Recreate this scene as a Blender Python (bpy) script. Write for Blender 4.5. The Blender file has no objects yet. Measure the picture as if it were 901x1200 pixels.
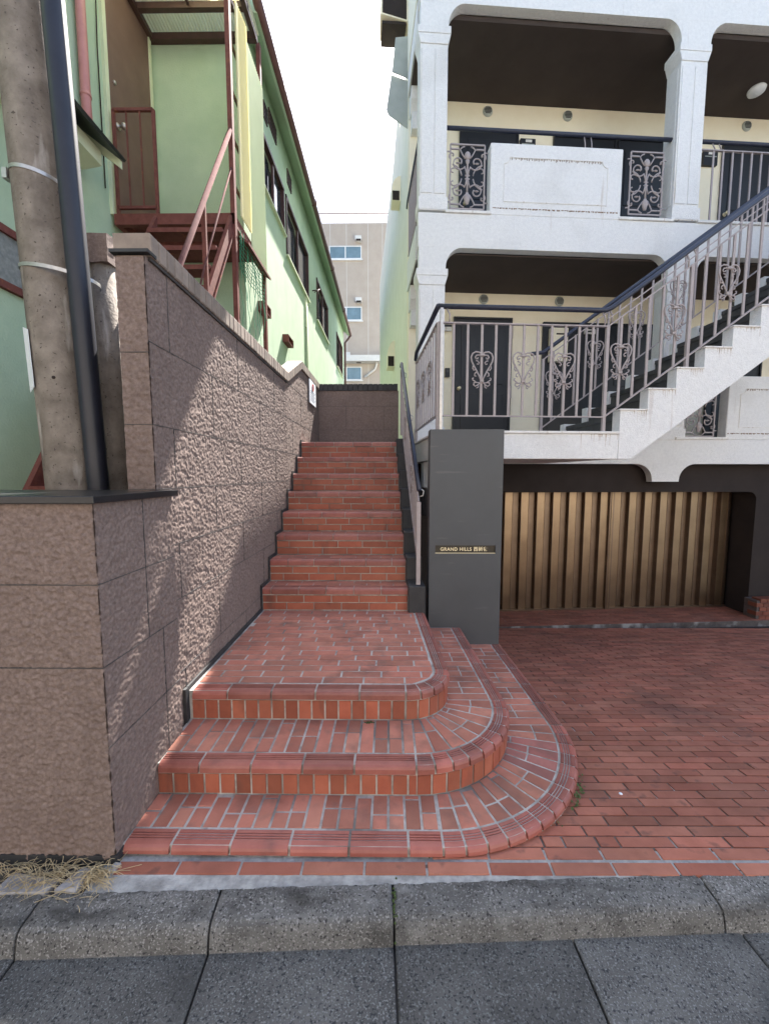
import bpy, bmesh, math, random
from mathutils import Vector, Matrix, noise
R = math.radians
random.seed(11)
S = bpy.context.scene
COL = S.collection

# ------------------------------------------------------------------ camera, sky, sun, exposure
cam_d = bpy.data.cameras.new('camera')
cam = bpy.data.objects.new('camera', cam_d)
COL.objects.link(cam)
cam_d.sensor_fit = 'HORIZONTAL'
cam_d.sensor_width = 36.0
cam_d.lens = 480.0 / 901.0 * 36.0
cam_d.clip_start = 0.02
cam_d.clip_end = 2000.0
cam.location = (0, 0, 1.5)
cam.rotation_euler = (R(90 - 5.27), 0, R(0.66))
S.camera = cam

SUN = Vector((0.213, 1.0, 1.29)).normalized()
W = bpy.data.worlds.new('World')
S.world = W
W.use_nodes = True
wn = W.node_tree
bg = wn.nodes['Background']
sky = wn.nodes.new('ShaderNodeTexSky')
sky.sky_type = 'NISHITA'
sky.sun_disc = False
sky.sun_elevation = math.asin(SUN.z)
sky.sun_rotation = math.atan2(SUN.x, SUN.y)
sky.air_density = 1.0
sky.dust_density = 1.5
hsv = wn.nodes.new('ShaderNodeHueSaturation')
hsv.inputs['Saturation'].default_value = 0.85
wn.links.new(sky.outputs[0], hsv.inputs['Color'])
wn.links.new(hsv.outputs[0], bg.inputs[0])
bg.inputs[1].default_value = 0.092
sun_d = bpy.data.lights.new('sun', 'SUN')
sun_d.energy = 5.0
sun_d.angle = R(0.55)
sun_d.color = (1.0, 0.94, 0.86)
sun = bpy.data.objects.new('sun', sun_d)
COL.objects.link(sun)
sun.rotation_euler = SUN.to_track_quat('Z', 'Y').to_euler()
sun.location = (6, 20, 30)
vs = S.view_settings
vs.view_transform = 'Standard'
vs.look = 'None'
vs.exposure = 2.3
vs.gamma = 1.0
S.cycles.max_bounces = 8
S.cycles.diffuse_bounces = 5

# ------------------------------------------------------------------ materials
def mat(name, a, b=None, scale=6, rough=.8, bump=0, bscale=80, bdist=.004, metal=0, tint=False,
        speck=None, stain=None, stain2=None, spec=.5, rvar=0, detail=6, bump2=None):
    m = bpy.data.materials.new(name)
    m.use_nodes = True
    nt = m.node_tree
    N, L = nt.nodes, nt.links
    p = N['Principled BSDF']
    tc = N.new('ShaderNodeTexCoord')
    b = b or a
    nz = N.new('ShaderNodeTexNoise')
    nz.inputs['Scale'].default_value = scale
    nz.inputs['Detail'].default_value = detail
    nz.inputs['Roughness'].default_value = .62
    L.new(tc.outputs['Object'], nz.inputs['Vector'])
    rp = N.new('ShaderNodeValToRGB')
    rp.color_ramp.elements[0].position = .32
    rp.color_ramp.elements[1].position = .70
    rp.color_ramp.elements[0].color = (*a, 1)
    rp.color_ramp.elements[1].color = (*b, 1)
    L.new(nz.outputs['Fac'], rp.inputs['Fac'])
    col = rp.outputs['Color']
    def mixc(fac, c1, c2, kind='MIX'):
        mx = N.new('ShaderNodeMix')
        mx.data_type = 'RGBA'
        mx.blend_type = kind
        for s, v in ((mx.inputs[0], fac), (mx.inputs[6], c1), (mx.inputs[7], c2)):
            if hasattr(v, 'default_value') or hasattr(v, 'is_linked'):
                L.new(v, s)
            else:
                s.default_value = v
        return mx.outputs[2]
    def masknoise(sc, lo, hi, det=4):
        mp = N.new('ShaderNodeMapping')
        mp.inputs['Scale'].default_value = sc if isinstance(sc, tuple) else (sc, sc, sc)
        L.new(tc.outputs['Object'], mp.inputs['Vector'])
        n2 = N.new('ShaderNodeTexNoise')
        n2.inputs['Scale'].default_value = 1
        n2.inputs['Detail'].default_value = det
        L.new(mp.outputs[0], n2.inputs['Vector'])
        mr = N.new('ShaderNodeMapRange')
        mr.inputs['From Min'].default_value = lo
        mr.inputs['From Max'].default_value = hi
        L.new(n2.outputs['Fac'], mr.inputs['Value'])
        return mr.outputs[0]
    if speck:
        for (sc, c, lo, hi) in speck:
            col = mixc(masknoise(sc, lo, hi, 1), col, (*c, 1))
    if tint:
        at = N.new('ShaderNodeAttribute')
        at.attribute_name = 'tint'
        col = mixc(1.0, col, at.outputs['Color'], 'MULTIPLY')
    for st in (stain, stain2):
        if st:
            c, sc, lo, hi, amt = st
            f = masknoise(sc, lo, hi)
            ml = N.new('ShaderNodeMath')
            ml.operation = 'MULTIPLY'
            ml.inputs[1].default_value = amt
            L.new(f, ml.inputs[0])
            col = mixc(ml.outputs[0], col, (*c, 1))
    L.new(col, p.inputs['Base Color'])
    p.inputs['Roughness'].default_value = rough
    p.inputs['Metallic'].default_value = metal
    p.inputs['Specular IOR Level'].default_value = spec
    if rvar:
        mr = N.new('ShaderNodeMapRange')
        mr.inputs['To Min'].default_value = max(.05, rough - rvar)
        mr.inputs['To Max'].default_value = min(1, rough + rvar)
        L.new(nz.outputs['Fac'], mr.inputs['Value'])
        L.new(mr.outputs[0], p.inputs['Roughness'])
    if bump:
        n3 = N.new('ShaderNodeTexNoise')
        n3.inputs['Scale'].default_value = bscale
        n3.inputs['Detail'].default_value = 4
        L.new(tc.outputs['Object'], n3.inputs['Vector'])
        bp = N.new('ShaderNodeBump')
        bp.inputs['Strength'].default_value = bump
        bp.inputs['Distance'].default_value = bdist
        L.new(n3.outputs['Fac'], bp.inputs['Height'])
        if bump2:
            n4 = N.new('ShaderNodeTexNoise')
            n4.inputs['Scale'].default_value = bump2[0]
            n4.inputs['Detail'].default_value = 2
            L.new(tc.outputs['Object'], n4.inputs['Vector'])
            bp2 = N.new('ShaderNodeBump')
            bp2.inputs['Strength'].default_value = bump2[1]
            bp2.inputs['Distance'].default_value = bump2[2]
            L.new(n4.outputs['Fac'], bp2.inputs['Height'])
            L.new(bp2.outputs[0], bp.inputs['Normal'])
        L.new(bp.outputs[0], p.inputs['Normal'])
    return m

M = {}
M['tread'] = mat('brick_tread', (.37, .142, .098), (.48, .198, .140), 9, .72, .35, 160, .002, tint=True, spec=.35,
                 stain=((.10, .065, .055), (5, 5, 5), .54, .72, .6), stain2=((.20, .13, .11), (16, 16, 16), .54, .74, .5), rvar=.12)
M['riser'] = mat('brick_riser', (.30, .082, .046), (.39, .118, .068), 9, .6, .3, 160, .002, tint=True,
                 stain=((.07, .04, .035), (9, 9, 3), .60, .75, .6))
M['nosing'] = mat('brick_nosing', (.26, .082, .062), (.35, .122, .095), 11, .5, .25, 150, .002, tint=True,
                  stain=((.08, .05, .048), (6, 6, 6), .58, .72, .5))
M['paver'] = mat('driveway_brick', (.30, .112, .074), (.41, .162, .112), 7, .78, .4, 120, .003, tint=True, spec=.3,
                 stain=((.07, .05, .046), (1.6, 1.6, 1.6), .54, .74, .5),
                 stain2=((.06, .045, .042), (14, 14, 14), .60, .72, .5), rvar=.12)
M['mortar'] = mat('mortar', (.36, .345, .32), (.52, .50, .47), 25, .9, .6, 200, .003,
                  stain=((.09, .08, .07), (4, 4, 4), .48, .66, .75), stain2=((.16, .14, .12), (18, 18, 18), .55, .7, .6))
M['mortar_dark'] = mat('dark_joint', (.07, .055, .05), (.15, .125, .115), 8, .9, .5, 200, .003,
                       stain=((.40, .385, .37), (3.1, 5, 3), .53, .63, .9))
M['strip'] = mat('pale_mortar', (.26, .26, .255), (.45, .45, .44), 30, .95, .9, 90, .006,
                 stain=((.16, .155, .15), (5, 9, 5), .52, .70, .7), stain2=((.70, .71, .72), (3, 8, 3), .58, .68, .5))
M['kerb'] = mat('kerb_concrete', (.090, .087, .082), (.175, .170, .162), 7, .9, .8, 260, .004, tint=True,
                speck=[((150,) * 3, (.27, .265, .26), .57, .66), ((110,) * 3, (.03, .03, .03), .59, .70)], stain2=((.27, .27, .265), (7, 16, 7), .60, .72, .45),
                stain=((.035, .033, .03), (4, 14, 4), .52, .70, .8), bump2=(70, .5, .006))
M['gutter'] = mat('gutter_concrete', (.072, .070, .067), (.130, .127, .121), 5, .85, .7, 220, .003, tint=True,
                  speck=[((170,) * 3, (.19, .195, .195), .56, .66), ((130,) * 3, (.026, .028, .032), .57, .69)], stain2=((.15, .15, .15), (2.2, 4, 2), .55, .72, .4),
                  stain=((.03, .03, .03), (3, 3, 3), .55, .7, .6))
M['asphalt'] = mat('asphalt', (.045, .045, .046), (.065, .065, .066), 12, .9, .6, 200, .004)
M['stucco'] = mat('brown_stucco', (.148, .108, .094), (.262, .198, .172), 70, .86, .5, 210, .003,
                  stain=((.12, .086, .075), (3, 3, 3), .50, .70, .3), spec=.3)
M['joint'] = mat('stucco_joint', (.05, .045, .045), (.075, .068, .066), 30, .7)
M['granite'] = mat('black_granite', (.013, .013, .015), (.022, .022, .024), 60, .3, .05, 200, .001)
M['black'] = mat('black_skirting', (.02, .021, .024), (.04, .041, .044), 10, .6, .2, 60, .002)
M['coping'] = mat('coping_tile', (.22, .175, .15), (.31, .25, .21), 14, .75, .3, 120, .002, tint=True)
M['coping_dark'] = mat('dark_coping_tile', (.03, .028, .03), (.05, .046, .048), 14, .7, .3, 120, .002, tint=True)
M['white'] = mat('white_spray_render', (.72, .72, .715), (.81, .81, .80), 26, .85, .8, 85, .009, speck=[((120,) * 3, (.46, .45, .43), .69, .80)],
                 stain=((.36, .26, .18), (16, 16, .9), .66, .80, .5), stain2=((.50, .49, .46), (1.3, 1.3, 1.3), .52, .75, .35))
M['white_trim'] = mat('white_trim', (.66, .64, .60), (.80, .79, .77), 8, .8, .3, 90, .003,
                      stain=((.28, .17, .10), (22, 22, 1.6), .60, .74, .75))
M['rust'] = mat('rust_line', (.16, .085, .045), (.30, .21, .15), 40, .9)
M['rust_soft'] = mat('rust_streak', (.34, .24, .17), (.50, .42, .34), 40, .9)
M['cream'] = mat('cream_render', (.86, .78, .60), (.91, .84, .67), 4, .88, .45, 70, .005)
M['sidewall'] = mat('pale_yellow_render', (.76, .75, .62), (.83, .82, .70), 3, .85, .5, 60, .006)
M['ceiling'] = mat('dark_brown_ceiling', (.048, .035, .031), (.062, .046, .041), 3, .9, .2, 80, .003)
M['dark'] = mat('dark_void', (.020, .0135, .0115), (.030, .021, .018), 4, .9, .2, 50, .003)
M['door'] = mat('black_door', (.008, .009, .013), (.013, .014, .018), 5, .5)
M['rail'] = mat('mauve_grey_paint', (.33, .285, .28), (.40, .35, .345), 20, .55, .1, 90, .001,
                stain=((.16, .12, .10), (20, 20, 8), .62, .74, .6))
M['handrail'] = mat('blue_black_vinyl', (.018, .022, .042), (.03, .035, .06), 20, .42)
M['step_grey'] = mat('dark_grey_step', (.035, .036, .038), (.07, .07, .072), 8, .6, .2, 80, .002)
M['bronze'] = mat('bronze_metal', (.27, .19, .122), (.35, .25, .16), 3, .34, .06, 18, .004, metal=.9, rvar=.08)
M['bronze_dark'] = mat('dark_bronze_metal', (.19, .135, .095), (.25, .18, .13), 3, .40, metal=.85)
M['slate'] = mat('slate_grey_paint', (.058, .063, .070), (.072, .078, .086), 3, .48, .06, 130, .001,
                 stain=((.13, .135, .14), (3, 3, 24), .67, .74, .5), rvar=.1)
M['letter'] = mat('pale_brass', (.85, .74, .48), (.92, .82, .58), 20, .35, metal=.3)
M['plate'] = mat('dark_brass_plate', (.03, .026, .02), (.06, .05, .035), 20, .4, metal=.3)
M['concrete'] = mat('weathered_concrete', (.15, .125, .105), (.30, .262, .225), 9, .9, .7, 70, .006,
                    stain=((.10, .082, .068), (5, 5, 1.2), .50, .68, .75), stain2=((.48, .45, .42), (11, 11, 2.2), .60, .70, .7), speck=[((70,) * 3, (.08, .065, .055), .68, .74)])
M['duct'] = mat('navy_black_plastic', (.010, .012, .022), (.016, .018, .03), 10, .45)
M['steel'] = mat('galvanised_steel', (.42, .41, .40), (.55, .54, .53), 30, .42, metal=.9)
M['brown_metal'] = mat('red_brown_paint', (.13, .045, .038), (.19, .07, .058), 16, .75, .2, 60, .002, spec=.2,
                       stain=((.30, .11, .05), (12, 12, 12), .62, .72, .6))
M['brown_matt_unlit'] = mat('matt_unlit_brown_paint', (.10, .05, .05), (.14, .07, .07), 16, .95, spec=.05)  # stair paint darkened and matted so sunlit rails look out of the sun
M['brown_dark'] = mat('dark_brown_paint', (.055, .026, .024), (.085, .04, .036), 10, .5)
M['green'] = mat('light_green_render', (.39, .52, .37), (.46, .59, .43), 2.2, .88, .55, 55, .007,
                 stain=((.36, .48, .32), (2, 2, .7), .55, .72, .5))
M['green_trim'] = mat('pale_green_trim', (.60, .66, .46), (.66, .72, .52), 6, .8)
M['pink'] = mat('faded_pink_plastic', (.42, .17, .16), (.50, .22, .20), 8, .5)
M['door_brown'] = mat('brown_door', (.14, .082, .065), (.18, .11, .088), 3, .6, .1, 40, .002)
M['sheet'] = mat('cream_corrugated_plastic', (.62, .60, .46), (.72, .70, .55), 3, .5)
M['sheet_y'] = mat('yellow_corrugated_plastic', (.84, .81, .58), (.88, .86, .66), 3, .45)
M['sheet_g'] = mat('pale_green_corrugated_plastic', (.58, .64, .44), (.66, .72, .52), 3, .5)
def translucent(m, c, f):
    nt = m.node_tree; N, L = nt.nodes, nt.links
    p = N['Principled BSDF']; out = N['Material Output']
    tr = N.new('ShaderNodeBsdfTranslucent'); tr.inputs['Color'].default_value = (*c, 1)
    mx = N.new('ShaderNodeMixShader'); mx.inputs[0].default_value = f
    L.new(p.outputs[0], mx.inputs[1]); L.new(tr.outputs[0], mx.inputs[2]); L.new(mx.outputs[0], out.inputs['Surface'])
translucent(M['sheet'], (.84, .82, .66), .85)
translucent(M['sheet_y'], (.85, .80, .45), .5)
translucent(M['sheet_g'], (.70, .76, .55), .45)
M['roof_dark'] = mat('dark_green_roof', (.02, .03, .028), (.035, .045, .042), 10, .5)
M['gutter_brown'] = mat('brown_gutter_plastic', (.10, .045, .04), (.14, .065, .058), 10, .45)
M['far'] = mat('pinkish_grey_wall', (.37, .32, .28), (.42, .37, .33), 1.5, .9)
M['house_beige'] = mat('beige_render', (.53, .48, .41), (.59, .54, .47), 3, .9)
M['house_white'] = mat('off_white_render', (.66, .63, .56), (.72, .69, .62), 3, .9)
M['far_pale'] = mat('pale_grey_trim', (.55, .55, .55), (.62, .62, .62), 5, .7)
M['alu'] = mat('aluminium_frame', (.62, .63, .65), (.70, .71, .73), 5, .45)
M['hood'] = mat('grey_green_hood', (.36, .39, .36), (.42, .45, .42), 6, .5)
M['net'] = mat('green_net', (.03, .20, .11), (.05, .28, .15), 10, .7)
M['paper'] = mat('white_paper', (.72, .76, .82), (.80, .83, .88), 6, .7)
M['ink'] = mat('grey_print', (.30, .32, .38), (.36, .38, .44), 8, .8)
M['red_ink'] = mat('red_print', (.55, .06, .05), (.60, .08, .07), 8, .8)
M['straw'] = mat('dry_straw', (.42, .33, .19), (.58, .47, .29), 30, .9)
M['soil'] = mat('gritty_soil', (.075, .062, .05), (.14, .12, .10), 40, .95, .9, 90, .01)
M['rubble'] = mat('broken_concrete', (.26, .25, .255), (.38, .37, .37), 14, .9, .7, 70, .006)
M['weed'] = mat('weed_green', (.06, .11, .03), (.11, .17, .05), 30, .8)
M['moss'] = mat('moss_green', (.035, .06, .015), (.07, .10, .03), 60, .95)

def glassm(name, c, rough=.06):
    m = mat(name, c, tuple(x * 1.4 for x in c), 2, rough, .04, 4, .002, spec=.8)
    return m
M['glass'] = glassm('dark_window_glass', (.03, .04, .05))
M['glass_far'] = glassm('blue_grey_window_glass', (.10, .16, .20), .12)
M['glass_frost'] = mat('frosted_glass', (.16, .18, .18), (.30, .32, .31), 26, .35, .8, 45, .006)
M['curtain'] = mat('pale_curtain_pane', (.42, .45, .46), (.52, .55, .56), 5, .25)

# ------------------------------------------------------------------ mesh helpers
A = R(4.3)
O = Vector((.40, 5.6, 0))
BF = Matrix.Translation(O) @ Matrix.Rotation(A, 4, 'Z')      # the apartment building's own axes: u along the front, v inwards
I4 = Matrix.Identity(4)
WORLD = {}

class MB:
    def __init__(s, frame=None):
        s.F = frame or I4
        s.v, s.f, s.m, s.t, s.sm = [], [], [], [], []
    def add(s, vs, fs, m=0, t=1.0, smooth=False):
        o = len(s.v)
        s.v += [s.F @ Vector(p) for p in vs]
        s.t += [t] * len(vs)
        for f in fs:
            s.f.append([o + i for i in f]); s.m.append(m); s.sm.append(smooth)
    def box(s, x0, y0, z0, x1, y1, z1, m=0, t=1.0):
        vs = [(x, y, z) for z in (z0, z1) for (x, y) in ((x0, y0), (x1, y0), (x1, y1), (x0, y1))]
        s.add(vs, [(0, 3, 2, 1), (4, 5, 6, 7), (0, 1, 5, 4), (1, 2, 6, 5), (2, 3, 7, 6), (3, 0, 4, 7)], m, t)
    def prism(s, pts, place, h0, h1, ch=0, m=0, t=1.0):
        # pts: 2D polygon, place(a, b, h) -> 3D ; optional chamfer ch on the h1 side
        n = len(pts)
        cx = sum(p[0] for p in pts) / n; cy = sum(p[1] for p in pts) / n
        vs = [place(a, b, h0) for a, b in pts]
        if ch:
            ins = []
            for a, b in pts:
                d = math.hypot(a - cx, b - cy) or 1
                k = max(0, 1 - 1.4 * ch / d)
                ins.append((cx + (a - cx) * k, cy + (b - cy) * k))
            sg = 1 if h1 > h0 else -1
            vs += [place(a, b, h1 - sg * ch) for a, b in pts] + [place(a, b, h1) for a, b in ins]
            lv = 3
        else:
            vs += [place(a, b, h1) for a, b in pts]
            lv = 2
        fs = [tuple(range(n - 1, -1, -1)), tuple((lv - 1) * n + i for i in range(n))]
        for l in range(lv - 1):
            for i in range(n):
                j = (i + 1) % n
                fs.append((l * n + i, l * n + j, (l + 1) * n + j, (l + 1) * n + i))
        s.add(vs, fs, m, t)
    def tube(s, path, r, n=8, m=0, closed=False, smooth=True, t=1.0, flat=None):
        P = [Vector(p) for p in path]
        k = len(P)
        rr = r if isinstance(r, (list, tuple)) else [r] * k
        vs, fs = [], []
        up0 = None
        for i, p in enumerate(P):
            if closed:
                d = P[(i + 1) % k] - P[i - 1]
            else:
                d = P[min(i + 1, k - 1)] - P[max(i - 1, 0)]
            if d.length < 1e-9:
                d = Vector((0, 0, 1))
            d.normalize()
            if up0 is None:
                up0 = Vector((0, 0, 1)) if abs(d.z) < .9 else Vector((1, 0, 0))
                if flat: up0 = Vector(flat)
            a = up0 - d * up0.dot(d)
            if a.length < 1e-4:
                a = Vector((0, 1, 0)) - d * d.y
            a.normalize()
            up0 = a
            b = d.cross(a)
            for q in range(n):
                an = 2 * math.pi * (q + .5) / n
                vs.append(p + (a * math.cos(an) + b * math.sin(an)) * rr[i])
        segs = k if closed else k - 1
        for i in range(segs):
            for q in range(n):
                q2 = (q + 1) % n
                i2 = (i + 1) % k
                fs.append((i * n + q, i * n + q2, i2 * n + q2, i2 * n + q))
        if not closed:
            fs.append(tuple(range(n - 1, -1, -1)))
            fs.append(tuple((k - 1) * n + q for q in range(n)))
        s.add(vs, fs, m, t, smooth and n > 5)
    def bar(s, p0, p1, w, d, m=0, side=(1, 0, 0), t=1.0):
        # rectangular bar from p0 to p1, width w along side, depth d across
        p0, p1 = Vector(p0), Vector(p1)
        dr = (p1 - p0).normalized()
        a = Vector(side); a = (a - dr * a.dot(dr)).normalized()
        b = dr.cross(a)
        vs = []
        for p in (p0, p1):
            for (i, j) in ((-1, -1), (1, -1), (1, 1), (-1, 1)):
                vs.append(p + a * (i * w / 2) + b * (j * d / 2))
        s.add(vs, [(0, 3, 2, 1), (4, 5, 6, 7), (0, 1, 5, 4), (1, 2, 6, 5), (2, 3, 7, 6), (3, 0, 4, 7)], m, t)
    def loft(s, rings, m=0, t=1.0, smooth=False):
        k, n = len(rings), len(rings[0])
        vs = [p for r in rings for p in r]
        fs = []
        for i in range(k - 1):
            for q in range(n):
                q2 = (q + 1) % n
                fs.append((i * n + q, i * n + q2, (i + 1) * n + q2, (i + 1) * n + q))
        fs += [tuple(range(n - 1, -1, -1)), tuple((k - 1) * n + q for q in range(n))]
        s.add(vs, fs, m, t, smooth)
    def lathe(s, prof, at, n=12, m=0, squash=1.0, smooth=True):
        rings = []
        for r, z in prof:
            rings.append([(at[0] + r * math.cos(2 * math.pi * q / n), at[1] + squash * r * math.sin(2 * math.pi * q / n), at[2] + z) for q in range(n)])
        s.loft(rings, m, smooth=smooth)
    def mesh(s, name, mats, inv=None):
        me = bpy.data.meshes.new(name)
        vv = [tuple(inv @ p) for p in s.v] if inv else [tuple(p) for p in s.v]
        me.from_pydata(vv, [], s.f)
        for mm in (mats if isinstance(mats, (list, tuple)) else [mats]):
            me.materials.append(M[mm] if isinstance(mm, str) else mm)
        me.polygons.foreach_set('material_index', s.m)
        me.polygons.foreach_set('use_smooth', s.sm)
        at = me.color_attributes.new('tint', 'FLOAT_COLOR', 'POINT')
        buf = []
        for t in s.t:
            buf += [t, t, t, 1.0] if not isinstance(t, tuple) else [*t, 1.0]
        at.data.foreach_set('color', buf)
        bm = bmesh.new(); bm.from_mesh(me)
        if len(s.f) < 60000: bmesh.ops.recalc_face_normals(bm, faces=bm.faces)
        bm.to_mesh(me); bm.free()
        me.update()
        return me
    def build(s, name, mats, parent=None, bevel=0, at=None):
        if parent is not None:
            inv = WORLD[parent.name].inverted()
            me = s.mesh(name, mats, inv)
            o = bpy.data.objects.new(name, me)
            COL.objects.link(o); o.parent = parent
            WORLD[o.name] = WORLD[parent.name].copy()
        else:
            T = Matrix.Translation(Vector(at or (0, 0, 0)))
            me = s.mesh(name, mats, T.inverted())
            o = bpy.data.objects.new(name, me)
            COL.objects.link(o)
            o.matrix_world = T
            WORLD[o.name] = T
        if bevel:
            b = o.modifiers.new('edge', 'BEVEL'); b.width = bevel; b.segments = 2
            b.limit_method = 'ANGLE'; b.angle_limit = R(35)
        return o

def thing(name, label, cat, loc, rot=0, group=None):
    o = bpy.data.objects.new(name, None)
    COL.objects.link(o)
    o.empty_display_size = .1
    o.location = loc; o.rotation_euler = (0, 0, rot)
    WORLD[o.name] = Matrix.Translation(Vector(loc)) @ Matrix.Rotation(rot, 4, 'Z')
    o['label'] = label; o['category'] = cat
    if group: o['group'] = group
    return o
def tag(o, label, cat, group=None, kind=None):
    o['label'] = label; o['category'] = cat
    if group: o['group'] = group
    if kind: o['kind'] = kind
    return o
def struct(o): o['kind'] = 'structure'; return o
def inst(name, me, parent, Mw):
    """one more object using mesh me, placed at world matrix Mw under parent"""
    o = bpy.data.objects.new(name, me)
    COL.objects.link(o); o.parent = parent
    o.matrix_local = WORLD[parent.name].inverted() @ Mw
    WORLD[o.name] = Mw.copy()
    return o
XY = lambda a, b, h: (a, b, h)
XZ = lambda a, b, h: (a, h, b)          # polygon in X,Z extruded along Y
YZ = lambda a, b, h: (h, a, b)          # polygon in Y,Z extruded along X
def rt(lo=.82, hi=1.14):
    k = random.uniform(lo, hi)
    w = random.uniform(-.055, .055)
    return (k * (1 + w * .4), k * (1 - w), k * (1 - w))

# ------------------------------------------------------------------ ground, road, kerb, driveway
g = MB(); g.add([(-300, 1.3, -.95), (300, 1.3, -.95), (300, 400, -.95), (-300, 400, -.95)], [(0, 1, 2, 3)])
struct(g.build('ground', 'soil'))
g = MB(); g.add([(-300, -300, -.10), (300, -300, -.10), (300, .66, -.10), (-300, .66, -.10)], [(0, 1, 2, 3)])
struct(g.build('road', 'asphalt'))

KF = Matrix.Translation((0, 1.247, 0)) @ Matrix.Rotation(R(2.4), 4, 'Z')
kj = [-4.2, -3.6, -3.0, -2.4, -1.8, -1.235, -.604, .019, .632, 1.226, 1.83, 2.43, 3.03, 3.63, 4.23]
# gutter slabs (own sheet pieces with open joints over a dark bed)
g = MB(KF)
nsx = 10
for a, b in zip(kj[:-1], kj[1:]):
    j = .0035
    sk = random.uniform(-.004, .004)
    g.prism([(a + j + .0, -.62), (b - j, -.62), (b - j, .012), (a + j, .012)], XY, -.2, -.092 + sk, .004, 0, random.uniform(.82, 1.15))
g.box(-6, -.64, -.22, 6, .02, -.115, 1)
struct(g.build('gutter', ['gutter', 'black']))
g = MB(KF)
kj2 = [-4.2, -3.6, -3.0, -2.4, -1.8, -1.235, -.604, .019, 1.17, 1.83, 2.43, 3.03, 3.63, 4.23]
for a, b in zip(kj2[:-1], kj2[1:]):
    n = max(6, int((b - a) / .012))
    prof0 = [(.0, -.2), (-.004, -.10), (.002, -.06), (.008, -.035), (.016, -.019), (.028, -.010), (.045, -.006), (.07, -.004), (.10, -.002), (.128, -.003), (.13, -.2)]
    rings = []
    for i in range(n + 1):
        x = a + .004 + (b - a - .008) * i / n
        ring = []
        for (d, z) in prof0:
            e = min(i, n - i)
            k = (noise.noise((x * 60, d * 60, z * 60)) * .0028 + noise.noise((x * 14, d * 14, 3)) * .004) if z > -.15 else 0
            edge = -.006 * (1 if e == 0 and z > -.08 else 0)
            ring.append((x, d + k * .6, z + k + edge))
        rings.append(ring)
    g.loft(rings, 0, random.uniform(.85, 1.18))
g.box(-6, .03, -.22, 6, .125, -.03, 1)
struct(g.build('kerb', ['kerb', 'black']))

# pale mortar band between kerb and the first brick course
def kerb_back(x): return 1.247 + .13 + .042 * x
g = MB()
xs = [-1.10 + i * .05 for i in range(0, 150)]
top, bot = [], []
for x in xs:
    top.append((x, 1.52, -.004 + .0015 * noise.noise((x * 9, 0, 0))))
    y = min(kerb_back(x) - .004, 1.50)
    bot.append((x, y + .004 * noise.noise((x * 13, 5, 0)), -.004 + .003 * noise.noise((x * 11, 3, 0))))
n = len(xs)
g.add(bot + top, [(i, i + 1, n + i + 1, n + i) for i in range(n - 1)])
g.box(-1.10, 1.40, -.2, 6.3, 1.52, -.012)
struct(g.build('pavement_edge', 'strip'))

def zdrive(y):
    t = max(0, (y - 1.47) / 3.95)
    return -.60 * t ** 1.15 if t < 1 else -.60 - .012 * (t - 1)
# driveway bed + bricks
g = MB()
ys = [1.44 + .1 * i for i in range(40)]
vsb = []
for y in ys: vsb += [(-.1, y, zdrive(y) - .004), (6.6, y, zdrive(y) - .004)]
g.add(vsb, [(2 * i, 2 * i + 1, 2 * i + 3, 2 * i + 2) for i in range(len(ys) - 1)], 1)
CXc, CYc = .13, 2.28
py, pl = .0585, .225
row = 0
y = 1.405
while y < 5.42:
    slope = .009
    x = -1.045 if row == 0 else -.35 - .225 * random.random()
    ln = .238 if row == 0 else pl
    off = (row % 2) * .5 * pl if row else 0
    if row: x = -.4 + off + random.uniform(-.012, .012)
    jw = .0048 if row < 3 else .0042
    while x < 6.2:
        L0 = ln
        cut = [0, 1]
        if row < 3 and random.random() < .12: cut = [0, random.choice((.4, .62)), 1] if row else [0, 1]
        for c0, c1 in zip(cut[:-1], cut[1:]):
            xa, xb = x + L0 * c0 + jw, x + L0 * c1 - jw
            xm = (xa + xb) / 2
            hid = row > 0 and ((xb < .86 and y > 1.95) or math.hypot(xm - .215, y - 2.28) < .62)
            if row > 0 and xb < CXc + .0 and y > 1.55: hid = True
            if row == 1 and xb < .30: hid = True
            if not hid:
                y0, y1 = y + jw * .8, y + py - jw * .8
                if row == 0: y1 = y + .052
                js = random.uniform(-.0012, .0012)
                tl = rt(.72, 1.16)
                if row < 4:
                    tl = tuple(q * 1.12 for q in tl)
                g.prism([(xa, y0 + slope * xa), (xb, y0 + slope * xb), (xb, y1 + slope * xb), (xa, y1 + slope * xa)],
                        lambda a, b, h, js=js: (a, b, zdrive(b) + h + js), -.02, .001, .0015, 0, tl)
        x += L0
    y += py if row else .064
    row += 1
# garage apron beyond the gutter gap
struct(g.build('driveway', ['paver', 'mortar_dark']))
g = MB(BF)
for i in range(16):
    v0 = -.08 + .058 * i
    for k in range(24):
        x0 = .3 + .225 * k + (i % 2) * .11
        g.prism([(x0 + .003, v0 + .003), (x0 + .222, v0 + .003), (x0 + .222, v0 + .055), (x0 + .003, v0 + .055)], XY, -.70, -.632 - .003 * random.random(), .0015, 0, rt(.55, .85))
g.box(.2, -.09, -.8, 6.0, .95, -.638, 1)
struct(g.build('garage_floor', ['paver', 'mortar_dark']))
g = MB(BF); g.box(.2, -.26, -.9, 7, -.10, -.72)
struct(g.build('drain_channel', 'dark'))

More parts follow.
